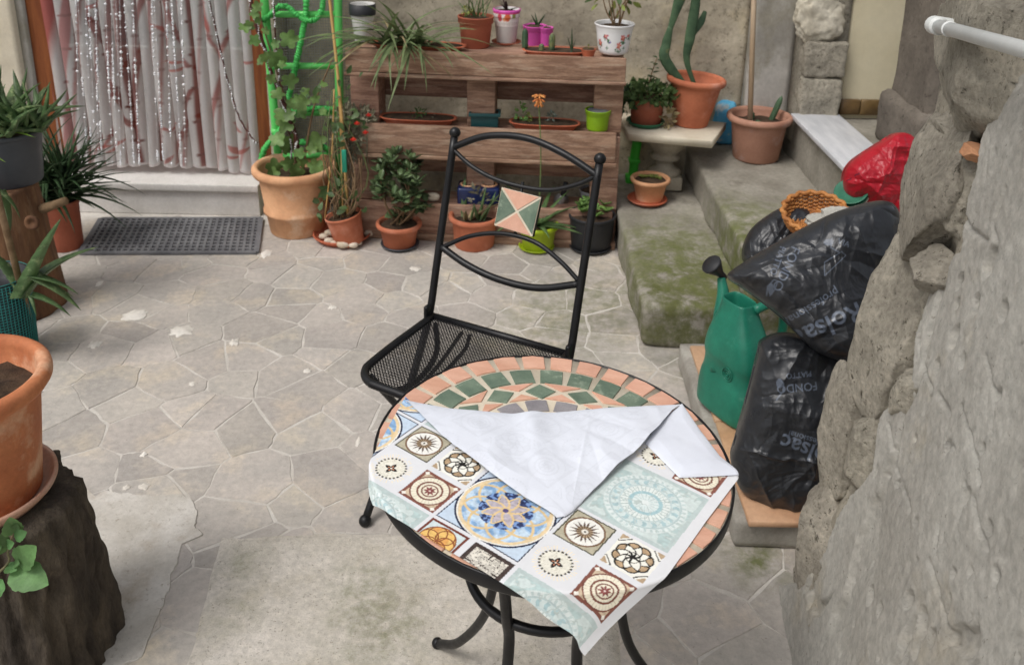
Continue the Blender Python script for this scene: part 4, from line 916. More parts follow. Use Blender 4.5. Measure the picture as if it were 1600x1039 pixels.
stems(wf.th, [(wf.soil + A3(random.uniform(-.03, .03), 0, 0), wf.soil + A3(random.uniform(-.09, .09), random.uniform(-.05, .05), random.uniform(.1, .2))) for _ in range(8)], .004, M_stem)
sp = []
for k in range(70):
    u_ = rng.normal(size=3); u_ /= np.linalg.norm(u_); sp.append((wf.soil + A3(0, 0, .17) + u_ * A3(.12, .10, .11) * rng.random() ** .4, u_ + A3(0, 0, .3), random.uniform(-1, 1), random.uniform(.7, 1.1)))
leaves(wf.th, ML2, sp)
# ================================================================== STEPS: PEDESTAL, POTS, BAG
ZA, ZS2, ZL = .166, .331, .521
M_bal = mat('cast stone', lin(186, 178, 160), lin(160, 152, 136), rough=.85, scale=8, bump=.3, fine=.12)
M_slabtop = mat('pale marble top', lin(214, 204, 184), lin(196, 184, 162), rough=.6, scale=7, bump=.1, fine=.06)
Pb = GZ(1036, 290, ZA); ped = thing('pedestal_table', 'cast stone baluster pedestal under a pale marble slab', 'pedestal', tuple(Pb))
zs = zat(Pb + A3(0, -.12, 0), 214); hb = zs - ZA
kb = lambda r, z: (r * .0026 * 1.0, z * hb)
mk('foot', *rbox((Pb[0], Pb[1], ZA + .032), (.15, .15, .062), .006), M_bal, ped)
mk('baluster', *lathe([kb(26, .0 + .19), kb(29, .22), kb(30, .27), kb(26, .31), kb(17, .36), kb(15, .42), kb(17, .47), kb(26, .50), kb(27, .54), kb(22, .57), kb(22, .60), kb(30, .68), kb(36, .80), kb(37, .92), kb(33, .97), kb(33, .985)], 40, (Pb[0], Pb[1], ZA)), M_bal, ped)
c0, c1_, c2_ = GZ(982, 209, zs + .03), GZ(1113, 221, zs + .03), GZ(1098, 197, zs + .03)
xa, xb = c0[0], c1_[0]; yf = (c0[1] + c1_[1]) / 2
top = [(c0[0], c0[1]), (c1_[0], c1_[1]), (c1_[0] + .12, c1_[1] + .28), (c0[0] - .02, c0[1] + .33)]
v, f = prism(top, zs - .002, zs + .03, .002); mk('slab', v, f, M_slabtop, ped)
ZSL = zs + .031
Pg = GZ(988, 285, ZA); gt = thing('green_plastic_scoop', 'bright green plastic scoop standing upright against wall beside pedestal', 'scoop', tuple(Pg))
h_ = zat(Pg, 222) - ZA
mk('handle', *xf(tube(spline([(0, 0, .02), (.002, 0, h_ * .4), (.004, .0, h_ * .7), (.01, 0, h_)], 14), [.020, .019, .018, .018, .019, .021, .022, .023, .023, .023, .024, .024, .023][:13] if False else .022, 14), Matrix.Translation(tuple(Pg))), M_bright, gt)
mk('foot', *rbox((Pg[0] - .004, Pg[1], ZA + .02), (.06, .055, .04), .01, 3), M_bright, gt); mk('collar', *rbox((Pg[0] + .002, Pg[1], ZA + h_ * .55), (.052, .05, .02), .006), M_bright, gt)
saucer('orange saucer under the small peach pot on lowest step', (1011, 315), 62, M_tc_deep, ZA, .018)
ps = pot('potted_sedum', 'small peach terracotta pot of tiny succulents on lowest step', 'potted plant', (1014, 311), (1018, 277, 63), 42, M_tc_peach, ZA + .008, 'round', .86)
SL2 = [LM(.016, .010, n=4, droop=.1, fold=.3, shape='obov', thick=.003, m=M_yel)]
for k in range(9):
    c = ps.soil + A3(random.uniform(-.04, .04), random.uniform(-.025, .03), .012); leaves(ps.th, SL2, [(c, dirv(q * 1.05, random.uniform(.2, .9)), 0, random.uniform(.8, 1.2)) for q in range(6)])
v, f = rbox(ps.P + A3(.035, -.045, .035), (.022, .003, .018), .001); mk('label_sticker', v, f, mat('sticker', lin(206, 204, 200), rough=.5), ps.th)
saucer('dark green saucer under the bushy pot on the pedestal slab', (1008, 195), 60, M_green, ZSL, .022)
pb = pot('potted_bush', 'small dark leaved bush in brick pot on the pedestal slab', 'potted plant', (1009, 191), (1009, 152, 57), 46, M_tc_brick, ZSL + .008, 'std', .92)
foliage(pb.th, pb.top + A3(.01, -.02, .02), (.125, .10, .055), 420, .034, .022, M_herb, seed=21, shape='round'); foliage(pb.th, pb.top + A3(-.13, -.03, .0), (.07, .05, .06), 120, .03, .02, M_dkgreen, seed=22, shape='round'); foliage(pb.th, pb.top + A3(.09, -.05, -.08), (.03, .03, .06), 40, .032, .016, M_dry, seed=23)
stems(pb.th, [(pb.soil, pb.top + A3(.03, 0, .18)), (pb.soil, pb.top + A3(-.13, -.03, .05)), (pb.soil, pb.top + A3(.1, 0, .05))], .004, M_stem)
leaves(pb.th, [LM(.045, .028, n=5, droop=.3, fold=.2, shape='round', m=M_dkgreen)], [(pb.top + A3(.03 * (k / 14) + .0, 0, .02 + .16 * k / 14), dirv(k * 2.4, .3), 0, 1.1 - .4 * k / 14) for k in range(15)])
bt = pot('potted_cactus', 'tall jointed green cactus in big terracotta pot on the pedestal slab', 'potted plant', (1078, 194), (1082, 120, 93), 54, M_tc_orange, ZSL, 'round', .74, tilt=(.0, .06))
def pad(parent, pts, wd, flat=.35, m=M_cact, name='cactus_pad', facing=A3(0, -1, .2)):
    P = spline(pts, 26); wd = np.interp(np.linspace(0, 1, len(P)), np.linspace(0, 1, len(wd)), wd); a_ = np.linspace(0, 2 * np.pi, 14, endpoint=False); V = []
    T = np.gradient(P, axis=0); T /= np.linalg.norm(T, axis=1)[:, None]
    for k in range(len(P)):
        B = facing - T[k] * (facing @ T[k]); B /= np.linalg.norm(B); N_ = np.cross(T[k], B); V.append(P[k] + wd[k] * (np.cos(a_)[:, None] * N_ + flat * np.sin(a_)[:, None] * B))
    V = np.concatenate(V); Fc = [(k * 14 + i, k * 14 + (i + 1) % 14, (k + 1) * 14 + (i + 1) % 14, (k + 1) * 14 + i) for k in range(len(P) - 1) for i in range(14)] + [tuple(range(13, -1, -1)), tuple((len(P) - 1) * 14 + i for i in range(14))]
    mk(name, V, Fc, m, parent)
yb = bt.P[1]; sB = mpp(bt.top)
pad(bt.th, [bt.soil + A3(-.03, 0, -.01), GY(1040, 95, yb - .01), GY(1041, 70, yb), GY(1048, 42, yb)], np.array([5, 8, 8, 7, 4]) * sB)
pad(bt.th, [GY(1047, 46, yb), GY(1057, 15, yb), GY(1068, -20, yb), GY(1078, -60, yb)], np.array([4, 6, 9, 9, 6]) * sB)
pad(bt.th, [bt.soil + A3(.01, .02, -.01), GY(1073, 95, yb + .02), GY(1078, 60, yb + .02), GY(1086, 10, yb + .02), GY(1090, -30, yb + .02)], np.array([3, 4, 6, 8, 8, 7, 4]) * sB)
pad(bt.th, [GY(1082, 55, yb + .03), GY(1095, 35, yb + .05), GY(1102, 18, yb + .06)], np.array([4, 6, 3]) * sB)
# blue sack behind
Pq = GZ(1128, 222, ZS2); M_sack = mat('blue printed sack', lin(104, 186, 220), lin(74, 158, 208), rough=.4, scale=8, bump=.3, bscale=30, c3=lin(196, 206, 206), s3=9, t3=(.54, .62), fine=.05)
hq = zat(Pq, 155) - ZS2; v, f = blob((0, 0, 0), (.062, .05, hq / 2), 4, .12, 1.8, 4.5, 5)
v[:, 0] *= 1 - .18 * (v[:, 2] / hq + .5); v[:, 0] += .02 * fbm(v * 12, 3)
tag(mk('soil_sack', v + Pq + A3(0, 0, hq / 2 * .97), f, M_sack), 'light blue printed potting soil sack wedged between the two large pots', 'sack')
bp2 = pot('potted_cactus', 'dusty brown ribbed pot with small cactus and tall pole on second step', 'potted plant', (1180, 246), (1181, 178, 101), 70, M_tc_brown, ZS2, 'round', .80, rib=40)
cactus_col(bp2.th, bp2.soil + A3(.055, .02, -.01), .13, .013, lean=(.04, 0)); cactus_col(bp2.th, bp2.soil + A3(-.03, .02, -.01), .055, .012); cactus_col(bp2.th, bp2.soil + A3(-.015, -.03, -.01), .03, .013)
pa = bp2.soil + A3(-.052, -.05, -.02); pbp = GY(1178, 0, bp2.P[1] + .03); dpo = (pbp - pa) / np.linalg.norm(pbp - pa)
M_pole = mat('pale wooden pole', lin(206, 186, 160), lin(184, 160, 132), rough=.6, scale=9, bump=.1, mapscale=(1, 1, .2))
mk('wooden_pole', *tube([pa, pa + dpo * .6, pa + dpo * 1.35], .0115, 14), M_pole, bp2.th)

# ================================================================== DOORWAY: CURTAINS, STRANDS, MAT, FRAME, HOSE
M_curt = mat('sheer printed curtain', (0, 0, 0), attr='Col', rough=.8, bump=.05, bscale=300, fine=.05, trans=.4, alpha=.76)
stem_fold_px = [([(188, -20), (198, 100), (207, 160), (222, 262)], 7.5, (128, 58, 52)), ([(128, -20), (143, 30), (158, 65), (170, 120), (196, 185), (212, 200)], 5, (146, 76, 70)), ([(290, -20), (303, 105), (309, 180), (318, 264)], 5, (150, 66, 58)), ([(365, -20), (352, 60), (342, 110), (337, 180), (340, 262)], 3.2, (186, 112, 106)), ([(224, -10), (215, 80), (212, 170), (224, 258)], 3.5, (150, 84, 78)), ([(300, 140), (290, 190), (276, 262)], 3.2, (160, 80, 74)), ([(176, 165), (172, 210), (160, 262)], 2.5, (186, 120, 114)), ([(258, -10), (275, 60), (296, 102)], 3, (176, 104, 98)), ([(100, -20), (104, 120), (112, 262)], 6, (206, 140, 138)), ([(150, 160), (158, 200), (150, 258)], 2, (196, 120, 110)), ([(385, 180), (380, 262)], 2, (206, 140, 136)), ([(320, -10), (330, 60), (344, 100)], 2.5, (186, 112, 106))] + [([(x_, -20), (x_ + 9 * (1 - (x_ - 100) / 600), 130), (x_ + 18 * (1 - (x_ - 100) / 500), 264)], w_, c_) for x_, w_, c_ in ((108, 2.5, (196, 150, 146)), (122, 3, (176, 128, 122)), (147, 2.5, (186, 140, 136)), (166, 3.5, (170, 116, 112)), (182, 2.5, (190, 146, 142)), (207, 2.5, (180, 130, 126)), (236, 3, (160, 104, 100)), (247, 2.5, (190, 146, 142)), (262, 3, (180, 136, 130)), (279, 2.5, (196, 152, 148)), (310, 2, (206, 166, 162)), (336, 2, (206, 166, 162)))]  # bamboo stems; the slim run at the end paints fold tones into the cloth
leaf_px = [((318, 15), (330, 50), 4), ((238, 35), (268, 60), 3.5), ((252, 95), (290, 98), 3), ((262, 112), (296, 104), 3), ((362, 190), (380, 206), 4), ((360, 225), (372, 244), 4), ((372, 244), (388, 228), 3.5), ((354, 243), (372, 246), 3), ((381, 98), (398, 96), 3), ((150, 232), (175, 226), 4), ((168, 240), (196, 214), 3.5), ((262, 206), (282, 190), 3), ((136, 15), (160, 0), 4), ((270, 240), (262, 256), 3), ((246, 190), (268, 205), 3)]
def segd(X, Y, a, b):
    a = np.array(a, float); b = np.array(b, float); ab = b - a; t = np.clip(((X - a[0]) * ab[0] + (Y - a[1]) * ab[1]) / (ab @ ab), 0, 1)
    return np.hypot(X - a[0] - t * ab[0], Y - a[1] - t * ab[1]), t
def curtain(label, pxl, pxr, hem, seed):
    xa, xb = GY(pxl, 130, 4.10)[0], GY(pxr, 130, 4.10)[0]; nx_ = 190
    zz0 = np.r_[np.linspace(0, 1.0, 210), np.linspace(1.02, 2.05, 24)]; nz_ = len(zz0)
    xs = np.linspace(xa, xb, nx_); U_, Zc = np.meshgrid(np.linspace(0, 1, nx_), zz0)
    z_h = np.array([GY(pxl + (pxr - pxl) * t, np.interp(t, [0, .5, 1], hem), 4.09)[2] for t in np.linspace(0, 1, nx_)])[None] + .006 * np.sin(np.linspace(0, 40, nx_))[None]
    Zc = z_h + Zc * (2.09 - z_h) / 2.05
    X = xs[None] + 0 * Zc; ph = 9 * fbm(np.stack([X * 4, Zc * .35, X * 0 + seed], -1), 2) + X * 105
    Y_ = 4.085 + (.019 + .007 * fbm(np.stack([X * 6, Zc * .5, X * 0 + seed + 5], -1), 2)) * np.sin(ph) + .01 * fbm(np.stack([X * 3, Zc * 2, X * 0 + seed], -1), 2)
    V = np.stack([X + .012 * np.cos(ph * 1.0), Y_, Zc], -1).reshape(-1, 3)
    o = mk('curtain', V, grid(nx_, nz_), M_curt, recalc=False, loc=((xa + xb) / 2, 4.09, float(Zc.min()))); tag(o, label, 'curtain', 'sheer curtains in the doorway')
    q = proj(np.stack([X, 0 * X + 4.09, Zc], -1).reshape(-1, 3)); Xp, Yp = q[:, 0], q[:, 1]
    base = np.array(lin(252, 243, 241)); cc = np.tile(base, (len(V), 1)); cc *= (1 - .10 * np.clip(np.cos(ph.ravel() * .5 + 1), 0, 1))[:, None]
    for pts, wd, c_ in stem_fold_px:
        for k in range(len(pts) - 1):
            d, t = segd(Xp, Yp, pts[k], pts[k + 1]); node = np.abs(((Yp + wd * 9) % 52) - 26) < 2.2; ww = wd * (1 + .35 * node); a = np.clip((ww - d) / 2.0, 0, 1) * .85
            sh = 1 - .25 * node; cc = cc * (1 - a[:, None]) + np.array(lin(*c_)) * sh[:, None] * a[:, None]
    for p0, p1, wd in leaf_px:
        d, t = segd(Xp, Yp, p0, p1); a = np.clip((wd * np.sin(np.pi * (t * .9 + .05)) - d) / 1.2, 0, 1) * .75; cc = cc * (1 - a[:, None]) + np.array(lin(206, 110, 100)) * a[:, None]
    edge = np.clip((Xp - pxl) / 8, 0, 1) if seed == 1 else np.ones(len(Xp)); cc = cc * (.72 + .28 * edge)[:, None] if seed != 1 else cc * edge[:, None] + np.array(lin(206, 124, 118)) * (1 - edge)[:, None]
    Zr = (V[:, 2] - np.tile(z_h, (nz_, 1)).ravel()); cc = np.where((Zr < .012)[:, None], np.array(lin(236, 230, 228)), cc)
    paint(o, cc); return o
cl = curtain('left sheer curtain panel with dark red bamboo print and sequin strands', 80, 243, (252, 259, 256), 1)
cr_ = curtain('right sheer curtain panel with lighter bamboo print beside the green ladder', 238, 399, (257, 262, 273), 2)
M_seq = mat('glint white sequin', lin(245, 246, 248), lin(236, 238, 242), rough=.12, metal=.0, spec=1.0, bump=0, fine=0)  # near-white base puts the silver's glint into the colour
octv = np.array([(1, 0, 0), (-1, 0, 0), (0, 1, 0), (0, -1, 0), (0, 0, 1), (0, 0, -1)], float); octf = [(0, 2, 4), (2, 1, 4), (1, 3, 4), (3, 0, 4), (2, 0, 5), (1, 2, 5), (3, 1, 5), (0, 3, 5)]
def beads(pts, step, r, keep=None, jit=.3):
    P = np.array(pts); d = np.r_[0, np.cumsum(np.linalg.norm(np.diff(P, axis=0), axis=1))]; t = np.arange(0, d[-1], step); Q = np.stack([np.interp(t, d, P[:, k]) for k in range(3)], -1); out = []
    for k, q in enumerate(Q):
        if keep is not None and not keep(k / max(1, len(Q)), q): continue
        R_ = Matrix.Rotation(random.random() * 6, 3, Vector((random.random() - .5, random.random() - .5, random.random() - .5)).normalized()); out.append(((octv * A3(r, r * .45, r) * random.uniform(.6, 1.25)) @ np.array(R_).T + q, octf))
    return merge(*out) if out else None
for k, (x0, x1, panel_, ylist) in enumerate([(118, 124, cl, [(0, 30), (70, 85)]), (137, 150, cl, [(0, 28), (55, 95)]), (149, 154, cl, [(15, 48), (130, 160)]), (146, 160, cl, [(75, 120), (190, 235)]), (163, 176, cl, [(80, 160)]), (172, 183, cl, [(75, 165), (215, 225)]), (186, 194, cl, [(18, 30), (90, 120)]), (192, 210, cl, [(130, 205), (212, 258)]), (206, 218, cl, [(25, 50), (90, 130), (155, 190), (225, 258)]), (132, 144, cl, [(198, 230)]), (120, 137, cl, [(120, 150), (200, 225)]), (180, 189, cl, [(235, 256)]), (236, 247, cr_, [(0, 15), (40, 60), (235, 250)]), (239, 256, cr_, [(110, 175), (180, 200), (225, 250)]), (259, 268, cr_, [(0, 25), (40, 60), (160, 215)]), (266, 284, cr_, [(0, 110), (115, 158), (185, 265)]), (283, 290, cr_, [(0, 40), (60, 95), (183, 196)])]):
    pts = [GY(x0 + (x1 - x0) * t, -30 + 290 * t, 4.052) for t in np.linspace(0, 1, 8)]
    def keep(t, q, yl=ylist):
        y = proj(q)[1]; on = any(a <= y <= b for a, b in yl); return random.random() < (.85 if on else .14)
    b = beads(pts, .0075, .0078, keep); mk('sequin_strand', *merge(b, tube(pts, .0007, 4)), M_seq, panel_)
# sequinned garlands
M_gar = mat('dark red garland', lin(96, 52, 46), lin(66, 34, 30), rough=.6, scale=60, bump=.6, bscale=200)
def garland(label, pts, r, step=.011, n=40):
    P = spline(pts, n); th = thing('sequin_garland', label, 'garland', tuple(P[-1]), 'sequin garlands')
    mk('cord', *tube(P + .0015 * rng.normal(size=P.shape), r, 8), M_gar, th); off = .9 * r * np.stack([np.sin(np.arange(len(P)) * 1.1), -np.abs(np.cos(np.arange(len(P)) * 1.1)), 0 * np.arange(len(P))], -1)
    sq_ = mk('sequins', *beads(P + off, step, .0068, lambda t, q: vnoise(np.array([q * 18]))[0] > -.25), M_seq, th); sq_['kind'] = 'stuff'
garland('sequinned garland looping across the right curtain panel', [GY(322, -30, 4.03), GY(333, 30, 4.03), GY(347, 90, 4.03), GY(358, 135, 4.02), GY(372, 180, 4.0), GY(392, 213, 3.98), GY(402, 226, 3.97)], .0042)
garland('thick sequinned garland hanging in front of the ladder into the big pot', [GY(386, -30, 3.90), GY(398, 30, 3.89), GY(414, 80, 3.88), GY(432, 135, 3.86), GY(450, 180, 3.84), GY(462, 215, 3.82), big.soil + A3(.0, .04, .02)], .0085, .010)
garland('thin sequinned garland hanging down the left ladder rail', [GY(427, -30, 3.90), GY(429, 40, 3.90), GY(433, 95, 3.89), GY(440, 150, 3.86), GY(452, 200, 3.83), big.soil + A3(-.02, .03, .02)], .0035, .009)

# mat
mtP = [GZ(*q)[:2] for q in ((126, 398), (401, 397), (408, 344), (158, 345))]; mtP = np.array(mtP)
M_rub = mat('grey rubber', lin(118, 118, 120), lin(96, 96, 99), rough=.7, scale=12, bump=.15, fine=.12)
M_rubhole = mat('dusty hole floor', lin(160, 152, 138), rough=1)
mt = thing('rubber_doormat', 'grey rubber doormat with rows of holes in front of the doorstep', 'doormat', (*mtP.mean(0), 0))
def bil(u, v): return (1 - u) * (1 - v) * mtP[0] + u * (1 - v) * mtP[1] + u * v * mtP[2] + (1 - u) * v * mtP[3]
out = []; nu, nv = 26, 11
for i in range(nu + 1):
    a, b = bil(i / nu, 0), bil(i / nu, 1); d = (b - a); l = np.linalg.norm(d); nn = A3(-d[1], d[0]) / l * (.0055 if 0 < i < nu else .011); out.append(prism([a - nn, b - nn, b + nn, a + nn], .004, .014, .002))
for j in range(nv + 1):
    a, b = bil(0, j / nv), bil(1, j / nv); d = (b - a); l = np.linalg.norm(d); nn = A3(-d[1], d[0]) / l * (.0065 if 0 < j < nv else .011); out.append(prism([a - nn, b - nn, b + nn, a + nn], .0035, .0128, .002))
mk('rubber_grid', *merge(*out), M_rub, mt, smooth=False)
v, f = prism([bil(0, 0), bil(1, 0), bil(1, 1), bil(0, 1)], .0022, .0034); mk('backing', v, f, mat('mat backing', lin(206, 198, 186), lin(176, 168, 156), rough=.9, bump=.2), mt)
# red saucer and little pot beside the doorway
rp_ = pot('red_plant_pot', 'little red pot with low green plant at foot of the right curtain', 'potted plant', (400, 262), (400, 234, 30), 22, plas('red', 178, 52, 34), .158, 'std', .9)
foliage(rp_.th, rp_.top + A3(0, 0, .01), (.035, .03, .02), 40, .022, .014, M_herb, seed=31)
# green ladder frame
yl_ = 3.97; M_lad = plas('green painted', 108, 216, 112, .35)
lad = thing('green_ladder', 'bright green tubular ladder leaning against the wall right of the door', 'ladder', tuple(GZ(432, 330, 0) * A3(1, 0, 0) + A3(0, yl_, 0)))
la0, la1 = GY(413, 0, yl_), GY(432, 215, yl_); ra0, ra1 = GY(528, 0, yl_), GY(531, 215, yl_)
def ext(a, b):
    d = (b - a) / (b[2] - a[2]); top_ = a + d * (2.0 - a[2]); bot = a + d * (0 - a[2]); return top_, bot
for (a, b) in ((la0, la1), (ra0, ra1)):
    t_, b_ = ext(a, b); mk('rail', *tube([t_, a, b, b_], .0185, 16), M_lad, lad); q = a + (b - a) * .93; mk('rail_sleeve', *tube([q, q + (b - a) / np.linalg.norm(b - a) * .03], .0215, 16), M_lad, lad)
for y in (22, 101, 175, -75, 245):
    a = la0 + (la1 - la0) * (y / 215); b = ra0 + (ra1 - ra0) * (y / 215); mk('rung', *tube([a, b], .0145, 14), M_lad, lad)
M_hose = plas('green hose', 84, 200, 100, .5)
hs_ = thing('garden_hose', 'crinkled bright green garden hose looped over the green ladder', 'hose', tuple(GY(480, 230, 3.93)))
def crinkle(pts, r):
    P = spline(pts, 260); n = len(P); P = P + rng.normal(size=P.shape) * .0008; return tube(P, r * (1.05 + .30 * np.sin(np.arange(n) * 2.1) + .25 * rng.random(n)), 10)
mk('hose_run', *crinkle([GY(479, -40, 3.95), GY(478, 20, 3.945), GY(473, 50, 3.94), GY(466, 85, 3.94), GY(459, 118, 3.945), GY(452, 150, 3.95), GY(450, 185, 3.95), GY(430, 212, 3.94), GY(412, 236, 3.92), GY(408, 260, 3.93)], .0105), M_hose, hs_)
mk('hose_run', *crinkle([GY(506, -40, 3.95), GY(504, 10, 3.94), GY(494, 30, 3.935), GY(478, 32, 3.93), GY(462, 22, 3.935), GY(448, 11, 3.94), GY(434, 12, 3.935), GY(422, 25, 3.935), GY(410, 32, 3.95)], .0095), M_hose, hs_)
mk('hose_run', *crinkle([GY(452, 176, 3.95), GY(474, 172, 3.935), GY(500, 170, 3.935), GY(524, 172, 3.94)], .010), M_hose, hs_)
mk('hose_run', *crinkle([GY(470, 222, 3.92), GY(490, 226, 3.91), GY(515, 236, 3.92), GY(528, 262, 3.95)], .0105), M_hose, hs_)
# wire netting behind ladder
out = []; x0, x1 = GY(432, 80, 4.0)[0], GY(562, 80, 4.0)[0]
for k in range(34): x = x0 + (x1 - x0) * k / 33; out.append(tube([(x, 4.005, .05), (x, 4.0, 1.4)], .0013, 4))
for k in range(110): z = .05 + 1.35 * k / 109; out.append(tube([(x0, 4.002, z), (x1, 4.002, z)], .0013, 4))
nt = mk('wire_netting', *merge(*out), mat('grey netting', lin(150, 150, 146), rough=.6), loc=((x0 + x1) / 2, 4.0, .05)); tag(nt, 'fine grey wire netting fixed on wall behind the green ladder', 'netting')

# ================================================================== LEFT GROUP
M_bark = mat('old log wood', lin(128, 92, 64), lin(90, 62, 44), rough=.85, scale=5, bump=.7, bscale=30, fine=.2, mapscale=(4, 4, .7), c3=lin(150, 122, 92), s3=4)
lgP = GZ(25, 478, 0); lR = (98 - 25) * mpp(lgP); lH = zat(lgP, 288)
log = thing('log_stand', 'upright brown log carrying the dark bucket of aloe', 'log', tuple(lgP))
a = np.linspace(0, 2 * np.pi, 60, endpoint=False); zz_ = np.linspace(0, lH, 40); Ag, Zq = np.meshgrid(a, zz_)
rad = lR * (1.0 - .26 * Zq / lH) * (1 + .07 * fbm(np.stack([np.cos(Ag) * 2, np.sin(Ag) * 2, Zq * 1.5], -1), 4) + .025 * np.sin(Ag * 11 + Zq * 3))
V = np.stack([lgP[0] + rad * np.cos(Ag), lgP[1] + rad * np.sin(Ag), Zq], -1).reshape(-1, 3); n = 60
Fc = [(k * n + i, k * n + (i + 1) % n, (k + 1) * n + (i + 1) % n, (k + 1) * n + i) for k in range(39) for i in range(n)] + [tuple(39 * n + i for i in range(n)), tuple(range(n - 1, -1, -1))]
mk('trunk', V, Fc, M_bark, log)
bs = GY(80, 322, lgP[1] - .02); mk('branch_stub', *tube([bs + A3(-.04, .02, -.02), bs, bs + A3(.06, -.01, .025)], [.02, .016, .015], 10), M_stem, log)
mk('knot', *xf(lathe([(.028, 0), (.024, .008), (.014, .006), (.008, -.002)], 16, (0, 0, 0)), Matrix.Translation(tuple(GY(50, 348, lgP[1] - lR * .72))) @ Matrix.Rotation(1.5, 4, 'X')), M_bark, log)
ZLg = lH
bk = pot('bucket_aloe', 'spotted aloe in dark grey bucket standing on the log', 'potted plant', (18, 282), (14, 202, 112), 92, M_dgrey, ZLg, 'std', .88)
AL = [LM(.26, .056, n=10, droop=d_, fold=.45, shape='aloe', thick=.014, m=M_aloe) for d_ in (-.2, .1, .35, .6)]
sp = []
for (cx, cy, n_, s_) in [(0, 0, 13, 1.0), (.07, -.02, 12, .85), (.12, .0, 9, .7), (-.06, -.03, 9, .9), (.04, -.07, 9, .75)]:
    for k in range(n_): az = k * 2.4 + cx * 30; t = k / n_; sp.append((bk.soil + A3(cx + .03, cy - .02, .03), dirv(az, 1.25 - 1.05 * t), random.uniform(-.2, .2), s_ * random.uniform(.75, 1.15)))
leaves(bk.th, AL, sp)
leaves(bk.th, [LM(.28, .022, n=9, droop=.4, fold=.5, shape='strap', m=leafm('fresh blade', 150, 190, 80, .3))], [(bk.soil + A3(-.1, -.08, .03), dirv(-.1, .25), 0, 1), (bk.soil + A3(-.12, -.1, -.01), dirv(-.3, .1), 0, .8)])
sk = pot('potted_spiky_plant', 'dense dark spiky plant in terracotta pot behind the log', 'potted plant', (104, 385), (104, 312, 56), 50, M_tc_brick, 0, 'std', .9)
SLf = [LM(.29, .022, n=8, droop=d_, fold=.5, shape='aloe', thick=.004, m=M_dkgreen) for d_ in (.1, .4, .7)]
leaves(sk.th, SLf, [(sk.soil + A3(random.uniform(-.05, .05), random.uniform(-.05, .05), random.uniform(0, .16)), dirv(random.uniform(0, 6.28), random.uniform(-.1, 1.4)), 0, random.uniform(.65, 1.1)) for _ in range(170)])
# black pot wrapped in teal net with serrated aloe
bnP = GZ(14, 555, 0); bnr = 46 * mpp(bnP); bnh = zat(bnP, 430)
nb = thing('netted_aloe', 'serrated aloe in black pot wrapped with teal netting at left edge', 'potted plant', tuple(bnP))
mk('pot', *lathe([(bnr * .85, 0), (bnr * .9, .005), (bnr, bnh), (bnr * .95, bnh), (bnr * .9, bnh * .85), (.001, bnh * .86)], 36, bnP), M_black, nb)
out = []
for k in range(56):
    a = k / 56 * 2 * np.pi; out.append(tube([bnP + A3(bnr * .93 * math.cos(a), bnr * .93 * math.sin(a), .01), bnP + A3(bnr * 1.03 * math.cos(a), bnr * 1.03 * math.sin(a), bnh * .98)], .0016, 4))
for k in range(30):
    t = k / 29; r = bnr * (.93 + .10 * t); out.append(tube([bnP + A3(r * math.cos(a), r * math.sin(a), .01 + t * bnh * .97) for a in np.linspace(0, 2 * np.pi, 40, endpoint=False)], .0016, 4, closed=True))
mk('netting', *merge(*out), mat('teal net', lin(44, 128, 124), rough=.5), nb)
def serrated(L, W):
    v, f = leafgeo(L, W, n=22, droop=.12, fold=.45, shape='aloe', thick=.012); e = np.arange(22)
    for k in range(1, 21):
        sc_ = 1.10 if k % 2 else .95; v[k * 4, 1] *= sc_; v[k * 4 + 2, 1] *= sc_
    return mesh('leaf', v, f, M_aloe)
SA = [serrated(.25, .078)]; AR = [LM(.23, .054, n=10, droop=d_, fold=.5, shape='aloe', thick=.012, m=M_aloe) for d_ in (.5, .75)]
yq = bnP[1]; base = GY(38, 462, yq - .05)
def toward(x, y, Yt, mlist, s0=None, base=base):
    t = GY(x, y, Yt); d = t - base; L_ = np.linalg.norm(d); inst('leaf', random.choice(mlist), frame(base, d, random.uniform(-.3, .3), L_ / .235), nb)
toward(82, 342, yq - .06, SA); toward(130, 436, yq - .05, AR, base=GY(40, 432, yq - .06)); toward(138, 470, yq - .07, AR, base=GY(45, 430, yq - .05)); toward(122, 444, yq, AR, base=GY(42, 440, yq - .02)); toward(120, 478, yq - .1, AR, base=GY(48, 462, yq - .1)); toward(105, 352, yq, AR); toward(56, 490, yq - .15, AR, base=GY(48, 462, yq - .1)); toward(-20, 380, yq, SA); toward(-40, 440, yq - .08, AR); toward(38, 375, yq - .02, AR, base=GY(0, 300, yq - .02)); toward(50, 325, yq - .04, AR, base=GY(-6, 298, yq - .04))
st0, st1 = GY(-6, 300, yq - .12), GZ(58, 545, .0); tag(mk('wooden_stick', *tube([st1, st1 + (st0 - st1) * .5, st0 + (st0 - st1) * .15], .011, 10), M_stem, loc=st1), 'grey wooden stick leaning in front of the netted pot', 'stick')
